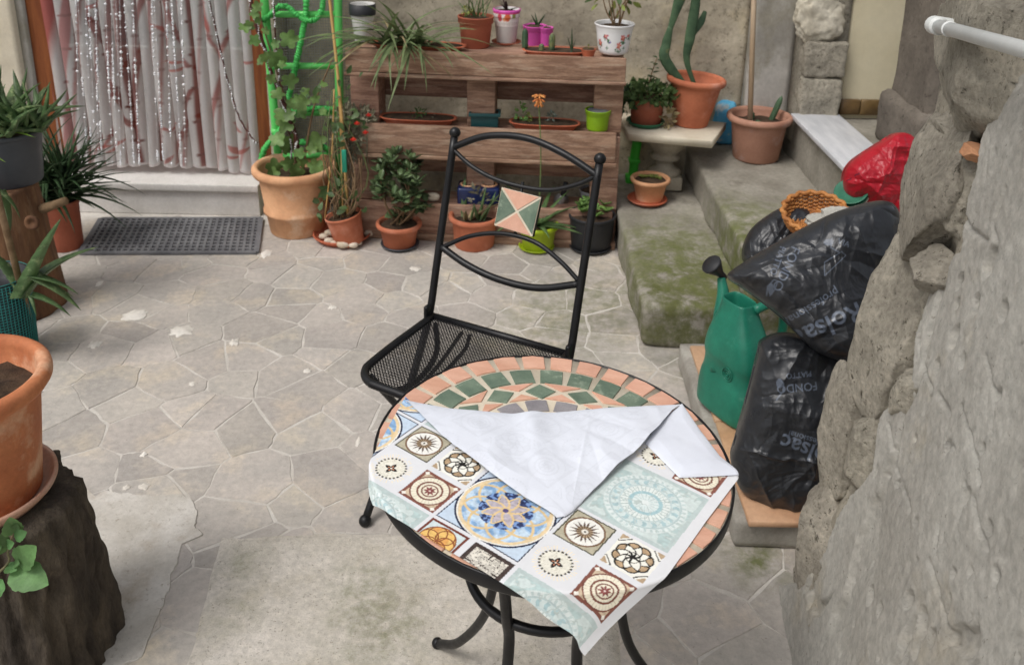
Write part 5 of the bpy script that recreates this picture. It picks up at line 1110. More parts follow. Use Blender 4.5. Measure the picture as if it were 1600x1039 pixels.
# near stump with terracotta pot
M_stump = mat('dark rotten stump', lin(96, 86, 73), lin(60, 53, 46), rough=.95, scale=7, bump=1.0, bscale=26, fine=.3, mapscale=(2.2, 2.2, .8), c3=lin(110, 100, 84), s3=6, bdist=.012)
spos = A3(-1.035, 1.52, 0); zst_ = .43
stp = thing('tree_stump', 'dark rotten tree stump in left foreground carrying a terracotta pot', 'stump', tuple(spos))
a = np.linspace(0, 2 * np.pi, 180, endpoint=False); zz_ = np.r_[np.linspace(0, zst_ - .02, 90), zst_ - .008, zst_]; Ag, Zq = np.meshgrid(a, zz_)
N3 = np.stack([np.cos(Ag) * 1.8, np.sin(Ag) * 1.8, Zq * 3.2], -1)
rad = .205 - .045 * (Zq / zst_) ** .6 + .045 * fbm(N3, 5) - .02 * np.clip(ridge(N3 * 1.6 + 9, 3), 0, 1) + .014 * fbm(N3 * A3(5, 5, 2.2), 4) - .012 * np.clip((ridge(N3 * A3(3, 3, .6) + 3, 2) - .55) * 3, 0, 1); rad = np.where(Zq > zst_ - .005, rad * .93, rad)
V = np.stack([spos[0] + rad * np.cos(Ag), spos[1] + rad * np.sin(Ag), Zq], -1).reshape(-1, 3); n = 180; nzz = len(zz_)
Fc = [(k * n + i, k * n + (i + 1) % n, (k + 1) * n + (i + 1) % n, (k + 1) * n + i) for k in range(nzz - 1) for i in range(n)] + [tuple((nzz - 1) * n + i for i in range(n)), tuple(range(n - 1, -1, -1))]
mk('stump_body', V, Fc, M_stump, stp)
pc_ = spos + A3(-.01, -.005, zst_ + .002)
M_fore = mat('foreground terracotta', lin(196, 126, 84), lin(172, 100, 64), rough=.75, scale=8, bump=.3, fine=.12, c3=lin(216, 176, 144), s3=9, t3=(.54, .74))
sr_ = .142
o = mk('plant_saucer', *lathe([(sr_ * .84, 0), (sr_ * .98, .022), (sr_, .028), (sr_, .034), (sr_ * .95, .034), (sr_ * .93, .026), (sr_ * .8, .008), (.001, .007)], 64, pc_), mat('chalky saucer', lin(206, 176, 158), lin(190, 148, 124), rough=.8, scale=9, bump=.2), loc=pc_); tag(o, 'chalky pink saucer between the foreground stump and its pot', 'saucer')
fp = thing('potted_seedling', 'large orange terracotta pot with young seedling on the foreground stump', 'potted plant', tuple(pc_ + A3(0, 0, .009)))
fh, frr, frb = .272, .162, .112; b0 = pc_ + A3(0, 0, .009)
mk('pot', *lathe(pot_profile(fh, frb, frr, 'round'), 72, b0), M_fore, fp)
v, f = lathe([(frr * .80, 0), (frr * .5, .01), (.001, .012)], 40, b0 + A3(0, 0, fh * .80), cap=False); v[:, 2] += .012 * fbm(v * 40, 4); mk('soil', v, f, M_soil, fp)
ys = [LM(.10, .03, n=9, droop=.3, fold=.3, m=leafm('seedling', 140, 178, 66, .35))]
leaves(fp, ys, [(b0 + A3(.05, -.05, fh * .81), dirv(a_, e_), 0, s_) for a_, e_, s_ in ((.9, 1.1, .75), (-.8, .6, .8), (2.6, .8, .7), (1.5, .5, .6))])
# mint sprig growing from the stump's side
mi = thing('mint_sprig', 'fresh green mint sprig growing beside the foreground stump', 'plant', tuple(GY(6, 930, 1.33)))
ym = 1.34; mb = GY(-14, 905, ym + .05)
mst = spline([A3(spos[0] + .0, spos[1] - .15, .30), GY(8, 885, ym), GY(12, 862, ym), GY(20, 835, ym), GY(24, 815, ym)], 16); mk('stem', *tube(mst, .0022, 7), mat('mint stem', lin(130, 96, 84), lin(110, 120, 80), rough=.6, bump=.1), mi)
def mintleaf():
    nx_, ny_ = 15, 9; t = np.linspace(0, 1, nx_); w_ = .5 * np.sin(np.pi * t ** .75) ** .7 * .72; w_[0] = .02; w_[-1] = .012; U_, T_ = np.meshgrid(np.linspace(-1, 1, ny_), t)
    Z_ = .10 * np.abs(U_) * w_[:, None] * 2 - .12 * T_ ** 2 + .028 * np.sin((T_ * 1.0 - np.abs(U_) * .28) * 36) * (np.abs(U_) > .05) * np.sin(np.pi * T_); V = np.stack([T_, U_ * w_[:, None] * (1 + .05 * np.sin(T_ * 60)), Z_], -1).reshape(-1, 3)
    return mesh('leaf', V, grid(ny_, nx_), M_mint)
MT = [mintleaf()]
for (x, y, tx, ty, sz) in [(18, 888, 62, 908, 68), (30, 872, 60, 840, 0), (22, 835, 12, 800, 42), (22, 838, 58, 826, 30), (8, 862, -14, 830, 46), (14, 880, 4, 900, 0), (10, 885, 30, 892, 26), (22, 880, 34, 880, 20), (0, 845, -22, 862, 40), (4, 905, -20, 930, 44), (20, 830, 34, 808, 24), (10, 850, 26, 848, 24), (28, 880, 58, 850, 58)]:
    if not sz: continue
    p = GY(x, y, ym); q = GY(tx, ty, ym - .02); d = q - p + camdir(p) * .004; L_ = sz * mpp(p) * 1.0
    F_ = frame(p, d, 0, L_); zax = Vector((F_[0][2], F_[1][2], F_[2][2])).normalized(); c_ = Vector(tuple(camdir(p))); dd = Vector(tuple(d)).normalized(); c_ = (c_ - dd * c_.dot(dd)).normalized(); yax = c_.cross(dd)
    R3 = Matrix((dd, yax, c_)).transposed(); M = Matrix.Translation(tuple(p)) @ (R3.to_4x4()) @ Matrix.Rotation(random.uniform(-.35, .35), 4, 'X') @ Matrix.Diagonal((L_, L_, L_, 1)); inst('leaf', MT[0], M, mi)
# ================================================================== TABLE
M_iron = mat('black painted iron', lin(24, 24, 26), lin(16, 16, 18), rough=.40, scale=20, bump=.08, fine=.06, spec=.35)
M_grout = mat('cream grout', lin(218, 208, 188), lin(204, 192, 171), rough=.85, scale=20, bump=.25, bscale=200, fine=.06)
M_pk = mat('peach mosaic', lin(218, 172, 148), lin(206, 156, 132), rough=.6, scale=14, bump=.12, bscale=150, rand=.05, fine=.07, mapscale=(1, 3, 1))
M_gn = mat('green marble mosaic', lin(116, 132, 114), lin(94, 112, 96), rough=.55, scale=24, bump=.12, bscale=150, rand=.07, fine=.12, c3=lin(158, 170, 150), s3=30, t3=(.58, .72))
M_gy = mat('grey mosaic', lin(154, 150, 152), lin(132, 128, 132), rough=.5, scale=24, bump=.1, rand=.06)
TO = A3(.0806, 1.311, .72); ta = -.0581
tb = thing('mosaic_table', 'round bistro table with peach and green mosaic top on curved black legs', 'table', (TO[0], TO[1], 0))
tX = A3(math.cos(ta), 0, math.sin(ta)); tN = A3(-math.sin(ta), 0, math.cos(ta)); tY = A3(0, 1, 0)
def TT(x, y, h=0.): return TO + np.multiply.outer(np.asarray(x, float), tX) + np.multiply.outer(np.asarray(y, float), tY) + np.multiply.outer(np.asarray(h, float), tN)
def Tloc(vf): v, f = vf; return TT(v[:, 0], v[:, 1], v[:, 2]), f
TR = .300
mk('rim_band', *Tloc(lathe([(TR - .014, -.024), (TR + .001, -.024), (TR + .002, -.022), (TR + .002, -.001), (TR + .001, .0005), (TR - .0015, .0005), (TR - .0025, -.003)], 120, cap=False)), M_iron, tb)
mk('grout_bed', *Tloc(lathe([(TR - .0025, -.014), (TR - .0022, -.0025), (TR * .5, -.0022), (.001, -.0022)], 120)), M_grout, tb)
mk('underside', *Tloc(lathe([(TR - .004, -.020), (TR - .004, -.0145)], 64)), M_iron, tb)
def tile2(poly, m, name='mosaic_tile'):
    p = np.array(poly) + rng.normal(size=(len(poly), 2)) * .0006
    v, f = prism(p, -.004, random.uniform(-.0002, .0006), .0008); v, f = Tloc((v, f)); mk(name, v, f, m, tb, smooth=False)
def ringtile(r0, r1, a0, a1, m, k=1.0):
    am = (a0 + a1) / 2; hw0 = r0 * math.sin((a1 - a0) / 2) * k; hw1 = hw0 * 1.06
    c_, s_ = math.cos(am), math.sin(am); ro = lambda x, y: (c_ * x - s_ * y, s_ * x + c_ * y)
    q = [ro(r0, -hw0), ro(r1, -hw1), ro(r1 + .002, 0), ro(r1, hw1), ro(r0, hw0), ro(r0 + .001, 0)]; tile2(q, m)
nO = 32
for k in range(nO): ringtile(.255, .2955, (k + .12) / nO * 2 * np.pi, (k + 1 - .06) / nO * 2 * np.pi, M_pk)
nG = 26
for k in range(nG):
    a0, a1 = (k + .02) / nG * 2 * np.pi, (k + .84) / nG * 2 * np.pi
    ringtile(.206, .2485, a0, a1, M_gn, 1.0)
nD = 14
for k in range(nD):
    am = (k + .5) / nD * 2 * np.pi + .1; c_, s_ = math.cos(am), math.sin(am); ro = lambda x, y: (c_ * x - s_ * y, s_ * x + c_ * y)
    tile2([ro(.1545, 0), ro(.177, -.029), ro(.1995, 0), ro(.177, .029)], M_gn)
    am = (k) / nD * 2 * np.pi + .1; c_, s_ = math.cos(am), math.sin(am); ro2 = lambda x, y: (c_ * x - s_ * y, s_ * x + c_ * y)
    tile2([ro2(.2015, -.034), ro2(.2015, .034), ro2(.183, 0)], M_pk); tile2([ro2(.1525, -.028), ro2(.172, 0), ro2(.1525, .028)], M_pk)
for k in range(16): ringtile(.115, .147, (k + .05) / 16 * 2 * np.pi, (k + .9) / 16 * 2 * np.pi, M_gy)
# legs: four curved bars, ring below the top
fl_ = []
ringz, ringr = .54, .118
for k, az in enumerate(np.radians([-118, -72 + 14, 62, 150])):
    pass
Ltop = [(-112, .215), (-60, .20), (30, .2), (150, .2)]
for k, az in enumerate(np.radians([-119, -72, 22, 130])):
    d = A3(math.cos(az), math.sin(az), 0); c0 = A3(TO[0], TO[1], 0)
    tz = float(TT(d[0] * .16, d[1] * .16, -.032)[2])
    pts = spline([c0 + d * .165 + A3(0, 0, tz), c0 + d * .168 + A3(0, 0, .62), c0 + d * .152 + A3(0, 0, .50), c0 + d * .142 + A3(0, 0, .42), c0 + d * .175 + A3(0, 0, .24), c0 + d * .265 + A3(0, 0, .085), c0 + d * .345 + A3(0, 0, .012)], 40)
    leg = mk('leg', *tube(pts, .0095, 12), M_iron, tb)
    mk('foot', *ball(c0 + d * .347 + A3(0, 0, .0125), .0125), M_iron, leg)
    mk('knob', *ball(c0 + d * .180 + A3(0, 0, .60), .0125), M_iron, leg)
mk('brace_ring', *tube([A3(TO[0] + .142 * math.cos(a), TO[1] + .142 * math.sin(a), .478) for a in np.linspace(0, 2 * np.pi, 48, endpoint=False)], .0085, 10, closed=True), M_iron, tb)

# ================================================================== CHAIR
yaw = math.radians(-26.84); lean = math.radians(15.68); CW = .4179; zt_c = .9464; zs_c = .46
lx = A3(math.cos(yaw), math.sin(yaw), 0); bkd = A3(-math.sin(yaw), math.cos(yaw), 0); CO = A3(-.0288, 2.1355, zs_c)
upb = bkd * math.tan(lean) + A3(0, 0, 1.0); BL = CO - lx * CW / 2; BR = CO + lx * CW / 2; nB = np.cross(lx, upb); nB /= np.linalg.norm(nB)
ch = thing('folding_chair', 'black iron folding chair with mesh seat and tiled backrest behind the table', 'chair', (CO[0], CO[1], 0))
def CB(x, y): return GP(x, y, CO, nB)
rt = .0105
for (B, ball_px, sgn) in ((BL, (709, 203), -1), (BR, (942, 253), 1)):
    T_ = B + upb * (zt_c - zs_c); dn = B - bkd * .313 + A3(0, 0, -zs_c + .014) + lx * sgn * .005
    post = mk('back_post', *tube(spline([T_ - upb * .012, B + upb * .15, B + upb * .02, B - bkd * .035 + A3(0, 0, -.06), B - bkd * .313 * .5 + A3(0, 0, -.24), dn], 40), rt, 14), M_iron, ch)
    mk('finial', *ball(T_, .0155, 16, 10), M_iron, post); mk('foot', *ball(dn, .0165, 16, 10), M_iron, post)
    Fk = B - bkd * .30 + A3(0, 0, -.018) - lx * sgn * .02; rf = B + bkd * .02 - lx * sgn * .02 + A3(0, 0, -zs_c + .012)
    rl = mk('rear_leg', *tube(spline([Fk, (Fk + rf) / 2, rf], 12), .0092, 12), M_iron, ch); mk('foot', *ball(rf, .013, 12, 8), M_iron, rl)
    mk('hinge_bracket', *rbox(B + upb * .012 - bkd * .01, (.012, .03, .05), .004, 2, np.stack([lx, bkd, A3(0, 0, 1)], 1)), M_iron, ch)
def arc(pxs, r, name):
    P = spline([CB(*q) for q in pxs], 36); mk(name, *tube(P, r, 12), M_iron, ch)
arc([(706, 231), (760, 213), (822, 216), (880, 240), (937, 277)], .0095, 'back_rail'); arc([(706, 232), (740, 262), (785, 284), (850, 297), (900, 289), (937, 272)], .0062, 'back_rail')
arc([(690, 387), (735, 369), (785, 365), (835, 378), (875, 408), (905, 440)], .0062, 'back_rail'); arc([(690, 386), (730, 414), (780, 437), (840, 450), (905, 444)], .0095, 'back_rail')
tc = [CB(*q) for q in ((786, 292), (848, 308), (834, 370), (774, 352))]; ctr = np.mean(tc, 0); nf = -nB if nB @ camdir(ctr) < 0 else nB
bt_ = mk('back_tile_tray', np.r_[[p - nf * .004 for p in tc], [p + nf * .006 for p in tc]], [(0, 1, 2, 3), (4, 5, 6, 7), (0, 1, 5, 4), (1, 2, 6, 5), (2, 3, 7, 6), (3, 0, 4, 7)], M_iron, ch, smooth=False)
ti = [ctr + (p - ctr) * .985 + nf * .0065 for p in tc]; mk('grout', np.r_[ti, [p + nf * .002 for p in ti]], [(0, 1, 2, 3), (4, 5, 6, 7), (0, 1, 5, 4), (1, 2, 6, 5), (2, 3, 7, 6), (3, 0, 4, 7)], M_grout, bt_, smooth=False)
for k in range(4):
    tr_ = np.array([ctr, tc[k], tc[(k + 1) % 4]]); g_ = tr_.mean(0); tr_ = g_ + (tr_ - g_) * .88 + nf * .0087
    mk('mosaic_tile', np.r_[tr_, tr_ + nf * .0015], [(0, 1, 2), (3, 4, 5), (0, 1, 4, 3), (1, 2, 5, 4), (2, 0, 3, 5)], M_pk if k % 2 == 0 else M_gn, bt_, smooth=False)
# struts tile - rails
mk('tile_strut', *tube([ctr - upb * .06, ctr + upb * .075], .0045, 8), M_iron, ch)
# seat: frame tube and wire mesh
SDp = .350
def SP(u, v, h=0.):  # u across -1..1, v 0 (back)..1 (front)
    return CO + lx * (u * CW / 2 * 1.0 * 1.0) - bkd * (v * SDp - .005) + A3(0, 0, h)
cor = [SP(-.96, 0), SP(-1.0, .5)] + [SP(-1.0 + .34 * (1 - math.cos(t)), .80 + .20 * math.sin(t)) for t in np.linspace(0, np.pi / 2, 6)] + [SP(0, 1.01)] + [SP(1.0 - .34 * (1 - math.cos(t)), .80 + .20 * math.sin(t)) for t in np.linspace(np.pi / 2, 0, 6)] + [SP(1.0, .5), SP(.96, 0)]
mk('seat_frame', *tube(spline(cor, 90), .0108, 12), M_iron, ch); mk('seat_back_bar', *tube([SP(-1, 0), SP(1, 0)], .0095, 12), M_iron, ch)
out = []; npx = 46
def clipseat(u, v): return abs(u) < .985 and 0.0 <= v <= .995 and not (abs(u) > .66 and v > .80 and ((abs(u) - .66) / .34) ** 2 + ((v - .80) / .20) ** 2 > 1)
for sgn in (1, -1):
    for k in range(-npx, npx * 2):
        pts = [];
        for t in np.linspace(0, 1, 60):
            v_ = t; u_ = -1 + 2 * (k / npx) + sgn * (t * SDp / CW * 2) * .9
            if sgn < 0: u_ += 0
            if clipseat(u_, v_): pts.append((u_, v_))
        if len(pts) > 1: out.append(tube([SP(*pts[0], .001 * sgn), SP(*pts[-1], .001 * sgn)], .00135, 4))
sm_ = mk('seat_mesh', *merge(*out), M_iron, ch, smooth=False); sm_['kind'] = 'stuff'
mk('seat_brace', *tube(spline([SP(-.9, .02, -.02), SP(-.55, .35, -.025), SP(-.45, .7, -.03), SP(-.55, .98, -.02)], 20), .0075, 10), M_iron, ch); mk('seat_brace', *tube(spline([SP(-.5, .03, -.02), SP(-.42, .4, -.03), SP(-.35, .75, -.03)], 16), .0055, 8), M_iron, ch); mk('seat_brace', *tube(spline([SP(-.38, .03, -.02), SP(-.30, .2, -.03), SP(-.25, .6, -.03)], 16), .0055, 8), M_iron, ch)
mk('seat_brace', *tube(spline([SP(.9, .02, -.02), SP(.55, .35, -.025), SP(.45, .7, -.03), SP(.55, .98, -.02)], 20), .0075, 10), M_iron, ch)

# ================================================================== PRINTED CLOTH
b0 = GP(681, 806, TO, tN); uC = A3(.818, -.573, -.048); uC -= tN * (uC @ tN); uC /= np.linalg.norm(uC); vC = np.cross(tN, uC)
def toUV(P): d = P - b0; return np.stack([d @ uC, d @ vC], -1)
def flat(uv): uv = np.asarray(uv, float); return b0 + uv[..., :1] * uC + uv[..., 1:2] * vC
def tl(P): d = P - TO; return np.stack([d @ tX, d @ tY], -1)
def UVpx(x, y, h=0.): return toUV(GP(x, y, TO + tN * h, tN) - tN * h)
def drape(uv, h):
    """lay cloth points on the table; what reaches past the rim hangs down"""
    P = flat(uv); q = tl(P); r = np.linalg.norm(q, axis=-1); n = q / np.maximum(r, 1e-6)[..., None]; R0 = TR + .004
    e = np.maximum(r - R0, 0); k = .012; bend = np.clip(e / k, 0, 1); out_ = R0 + np.where(e < k, e * (1 - .5 * bend), k * .5 + (e - k) * .22); drop = np.where(e < k, e * bend * .5, k * .5 + (e - k) * .97)
    rr_ = np.where(r > R0, out_, r); return TT(n[..., 0] * rr_, n[..., 1] * rr_, h - drop)
PI_ = np.pi
def lin3(*c): return np.array(lin(*c))
def pattern(u, v):
    """the print: big and small square motifs on white, pitch 0.157 m"""
    C = np.tile(lin3(222, 223, 226), (len(u), 1)); pt = .1575
    bi = np.floor((u + .004) / pt).astype(int); bj = np.floor((v + .004) / pt).astype(int); fu = u - bi * pt; fv = v - bj * pt
    nz1 = fbm(np.stack([u * 260, v * 260, u * 0], -1), 2); nz2 = fbm(np.stack([u * 90, v * 90, u * 0 + 7], -1), 2)
    def put(mask, c, var=.08): C[mask] = np.clip(np.array(lin3(*c)) * (1 + var * nz1[mask] * 2)[:, None], 0, .9)
    def big(mask, kind):
        x = (fu - .0755) / .0755; y = (fv - .0755) / .0755; ins = mask & (np.abs(x) < 1) & (np.abs(y) < 1); r = np.hypot(x, y); th = np.arctan2(y, x)
        if kind == 'blue':
            put(ins, (196, 214, 232), .05); ring_ = ins & (r < 1.0); put(ring_, (168, 198, 226), .14)
            put(ring_ & (nz2 > .15), (130, 172, 214), .15); put(ring_ & (nz2 < -.25), (196, 218, 236), .1)
            lw = .028
            for k in range(8):
                a = k * PI_ / 4; cx, cy = .47 * np.cos(a), .47 * np.sin(a); d = np.abs(np.hypot(x - cx, y - cy) - .47); inn = (np.hypot(x - cx, y - cy) < .47)
                put(ring_ & (d < lw), (226, 196, 140), .08)
            star = (r < .62) & (np.abs(((th / (PI_ / 4)) % 1) - .5) < .34) & (r > .12); put(ins & star & (nz1 < .1) & (r < .56), (58, 72, 118), .3)
            put(ins & star & (nz1 >= .1) & (r < .56), (112, 146, 200), .2)
            for k in range(8):
                a = k * PI_ / 4; dd = np.abs(np.sin(th - a)) * r; on = (np.cos(th - a) > 0) & (r < .5); w_ = .11 * np.sin(np.clip(r / .5, 0, 1) * PI_); put(ins & on & (np.abs(dd - w_) < .024), (226, 196, 140), .06); put(ins & on & (dd < w_ - .03), (186, 176, 186), .15)
            put(ins & (r < .06), (90, 80, 130)); put(ins & (np.abs(r - .93) < .035), (232, 206, 158), .08); put(ins & (np.abs(r - 1.02) < .022), (40, 46, 74), .1); put(ins & ((np.abs(x) > .975) | (np.abs(y) > .975)), (40, 46, 74), .1)
            put(ins & (r > .97) & (r < 1.0), (238, 232, 220))
        elif kind == 'aqua':
            put(ins, (204, 217, 214), .06); put(ins & ((np.abs(x) > .90) | (np.abs(y) > .90)), (186, 202, 200), .05)
            rings = [(.0, .08, (226, 234, 232)), (.08, .28, (214, 226, 224)), (.28, .36, (160, 196, 202)), (.36, .52, (222, 230, 226)), (.52, .56, (190, 208, 208)), (.56, .72, (206, 220, 218)), (.72, .76, (180, 200, 200)), (.76, .86, (216, 226, 224))]
            for r0, r1, c in rings: put(ins & (r >= r0) & (r < r1), c, .05)
            seg = lambda n_, w_: np.abs(((th / (2 * PI_) * n_) % 1) - .5) > .5 - w_
            put(ins & (r > .36) & (r < .52) & seg(34, .10), (176, 192, 190)); put(ins & (r > .1) & (r < .28) & seg(16, .10), (186, 206, 206)); chev = np.abs((((th / (2 * PI_) * 20) + np.abs(r - .64) * 2.2) % 1) - .5) < .22; put(ins & (r > .57) & (r < .71) & chev, (168, 198, 202)); put(ins & (r > .77) & (r < .85) & seg(40, .2), (190, 208, 206)); crn = ins & (r > .88) & (np.abs(x) < .9) & (np.abs(y) < .9); put(crn & (nz2 > .05), (180, 202, 200)); put(ins & (np.abs(nz2) < .05), (186, 200, 196))
        elif kind == 'dark':
            put(ins, (226, 220, 208), .06); put(ins & ((nz2 > .05) | (np.abs(x) > .85) | (np.abs(y) > .85)), (74, 64, 58), .2)
    def small(mask, x, y, kind):
        ins = mask & (np.abs(x) < 1) & (np.abs(y) < 1); r = np.hypot(x, y); th = np.arctan2(y, x)
        if kind == 'sun':
            put(ins, (186, 178, 152), .10); put(ins & ((np.abs(x) > .93) | (np.abs(y) > .93)), (84, 82, 66), .2); put(ins & (r < .84), (236, 234, 226), .05); put(ins & (np.abs(r - .86) < .045), (124, 92, 66), .2)
            t = np.abs(((th / (2 * PI_) * 16) % 1) - .5) * 2; t2 = np.abs(((th / (2 * PI_) * 8) % 1) - .5) * 2; put(ins & (r < .22 + .52 * (1 - t) * (.7 + .3 * (t2 < .5))) & (r > .15), (96, 74, 60), .2); put(ins & (r < .36) & (r > .12) & (t > .5), (170, 146, 112), .15); put(ins & (r < .15), (226, 220, 208)); put(ins & (r < .05), (40, 40, 40))
        elif kind == 'star':
            g = ins & (r < .98); sp = np.abs(((th / (2 * PI_) * 44) % 1) - .5) < .2; put(g & (r > .72) & sp & (nz1 > -.2), (240, 226, 196), .02); put(ins & (r < .70), (232, 228, 212), .05); put(ins & (r < .70) & (np.abs(nz1) < .06), (206, 200, 180))
            tt = ((th / (2 * PI_) * 24) % 1); put(ins & (np.abs(r - .68) < .05) & (np.abs(tt - .5) < .26), (52, 46, 42)); w4 = np.abs(((th / (PI_ / 2)) % 1) - .5) * 2; put(ins & (r > .05) & (r < .36) & (r < .36 * 1) & ((1 - w4) * r < .085 * np.sin(np.clip(r / .36, 0, 1) * PI_) * 1.5), (46, 40, 38)); put(ins & (r < .17) & (np.abs(((th / (PI_ / 2) + .5) % 1) - .5) < .12), (226, 150, 110))
        elif kind == 'red':
            put(ins, (138, 84, 70), .12); put(ins & (np.abs(x) < .84) & (np.abs(y) < .84), (206, 184, 154), .16); put(ins & (r < .92), (126, 74, 62), .15); put(ins & (r < .85), (236, 228, 204), .04); sg = np.abs(((th / (2 * PI_) * 30) % 1) - .5) < .07; put(ins & (r < .85) & sg, (206, 194, 166))
            put(ins & (np.abs(r - .56) < .045), (128, 78, 64), .1); put(ins & (np.abs(r - .36) < .035), (128, 78, 64), .1); t = np.abs(((th / (2 * PI_) * 8) % 1) - .5) * 2; put(ins & (r < .14 + .16 * (1 - t)), (140, 76, 72), .15); put(ins & (r < .05), (220, 200, 190))
            for sx in (-1, 1):
                for sy in (-1, 1): put(ins & (np.abs(x - sx * .82) + np.abs(y - sy * .82) < .13), (238, 232, 220))
        elif kind == 'flower':
            put(ins, (238, 236, 226), .03); lw = .035
            disc_ = np.zeros(len(x), bool)
            for k in range(8): a = k * PI_ / 4 + PI_ / 8; disc_ |= np.hypot(x - .50 * np.cos(a), y - .50 * np.sin(a)) < .36
            put(ins & disc_, (186, 156, 118), .18)
            for k in range(8):
                a = k * PI_ / 4 + PI_ / 8; d = np.abs(np.hypot(x - .50 * np.cos(a), y - .50 * np.sin(a)) - .36); put(ins & (d < lw) & (r > .70), (40, 38, 36))
            for k in range(8):
                a = k * PI_ / 4; dd = np.abs(np.sin(th - a)) * r; on = np.cos(th - a) > 0; w_ = .22 * np.sin(np.clip((r - .03) / .72, 0, 1) * PI_); put(ins & on & (r < .74) & (dd < w_), (240, 238, 226), .03); put(ins & on & (r < .76) & (np.abs(dd - w_) < lw * .9), (40, 38, 36))
            put(ins & (np.abs(r - .30) < .02) , (60, 56, 50))
            for sx in (-1, 1):
                for sy in (-1, 1): q = np.abs(x - sx * .95) + np.abs(y - sy * .95); put(ins & (q < .28), (186, 160, 126), .1); put(ins & (np.abs(q - .42) < .035), (44, 42, 40))
        elif kind == 'leaf':
            put(ins, (206, 220, 220), .05); put(ins & ((np.abs(x) > .88) | (np.abs(y) > .88)), (120, 58, 44), .1); g = ins & (r < .82); put(g, (238, 190, 92), .12); put(g & (nz2 > .1), (226, 160, 70), .1)
            for k in range(6): a = k * PI_ / 3; d = np.abs(np.hypot(x - .41 * np.cos(a), y - .41 * np.sin(a)) - .41); put(g & (d < .03), (150, 84, 44))
            put(ins & (np.abs(r - .82) < .03), (150, 84, 44))
        elif kind == 'pebble':
            put(ins, (74, 62, 58), .2); put(ins & (np.abs(x) < .8) & (np.abs(y) < .8) & (np.abs(nz1) > .06), (214, 208, 194), .15); put(ins & (np.abs(x) < .8) & (np.abs(y) < .8) & (r > .5) & (np.abs(np.sin(th * 2)) < .12), (70, 60, 56))
    C0 = C.copy()
    for I in range(-3, 4):
        for J in range(-3, 5):
            mk_ = (bi == I) & (bj == J)
            if not mk_.any(): continue
            e = (I + J) % 2
            if e == 1 or (I, J) == (0, -1) and False: four = True
            else: four = False
            if (I, J) in ((0, 0), (-2, 0), (-2, 1), (2, 2)): big(mk_, 'blue'); continue
            if (I, J) in ((1, 1), (1, -1), (-1, -1), (0, 2), (-1, 1)): big(mk_, 'aqua'); continue
            if (I, J) == (0, 1): big(mk_, 'dark'); continue
            sx = (fu > .0757); sy = (fv > .0757); xs_ = np.where(sx, (fu - .1160) / .0350, (fu - .0350) / .0350); ys_ = np.where(sy, (fv - .1160) / .0350, (fv - .0350) / .0350)
            if (I, J) == (0, -1):
                small(mk_ & ~sx, xs_, ys_, 'leaf'); small(mk_ & sx, xs_, ys_, 'pebble'); continue
            small(mk_ & ~sx & ~sy, xs_, ys_, 'star'); small(mk_ & sx & ~sy, xs_, ys_, 'red'); small(mk_ & ~sx & sy, xs_, ys_, 'sun'); small(mk_ & sx & sy, xs_, ys_, 'flower')
    C[u > .3145] = C0[u > .3145]
    lum_ = C @ A3(.3, .59, .11); C = C * .86 + lum_[:, None] * .14
    return C
M_print = mat('printed cotton', (0, 0, 0), attr='Col', rough=.9, bump=.15, bscale=900, fine=.03, bdist=.001, rvar=0, spec=.15)
M_cotton = mat('white cotton reverse', lin(221, 225, 234), lin(216, 220, 230), rough=.92, scale=6, bump=.15, bscale=700, fine=.02, bdist=.001, spec=.15, rvar=0)
M_reverse = mat('cotton reverse with show through', (0, 0, 0), attr='Col', rough=.92, bump=.2, bscale=700, fine=.02, bdist=.001, spec=.15, rvar=0)
clo = thing('printed_cloth', 'cotton cloth printed with mosaic tiles, half folded back to white reverse', 'cloth', tuple(TT(0, 0, 0)))
Auv = UVpx(633, 622); E1 = UVpx(584, 711); E1b = UVpx(574, 733); Luv = np.array([-.112, -.043]); Fuv = np.array([.326, -.047]); Ruv = UVpx(1160, 741); F2 = UVpx(1062, 629)
S, gu, gv = coons([Luv, (E1b + Luv) / 2 + A3(-.012, .0), E1, (E1 + Auv) / 2, Auv], [Luv, Luv * .66 + Fuv * .34 + A3(0, -.001), Luv * .33 + Fuv * .67, Fuv], [Fuv, Fuv * .66 + Ruv * .34 + A3(.003, 0), Fuv * .33 + Ruv * .67, Ruv], [Auv, UVpx(665, 650), UVpx(740, 668), UVpx(850, 675), UVpx(950, 668), UVpx(1040, 660), UVpx(1070, 680), UVpx(1110, 718), Ruv], 430, 400)
w1 = fbm(np.stack([S[..., 0] * 9, S[..., 1] * 9, S[..., 0] * 0 + 3], -1), 3); w2 = fbm(np.stack([S[..., 0] * 26, S[..., 1] * 26, S[..., 0] * 0 + 9], -1), 2)
h = .0032 + .0022 * np.clip(w1, -.6, 1) + .0006 * w2
V = drape(S, h)
rd = np.linalg.norm(tl(flat(S)), axis=-1); e = np.maximum(rd - TR - .01, 0)
V = V + (np.clip(e / .06, 0, 1) * .006 * np.sin(S[..., 0] * 70 + 1))[..., None] * tX
pf = mk('printed_side', V.reshape(-1, 3), grid(430, 400), M_print, clo, recalc=False); paint(pf, pattern(S[..., 0].ravel(), S[..., 1].ravel()))
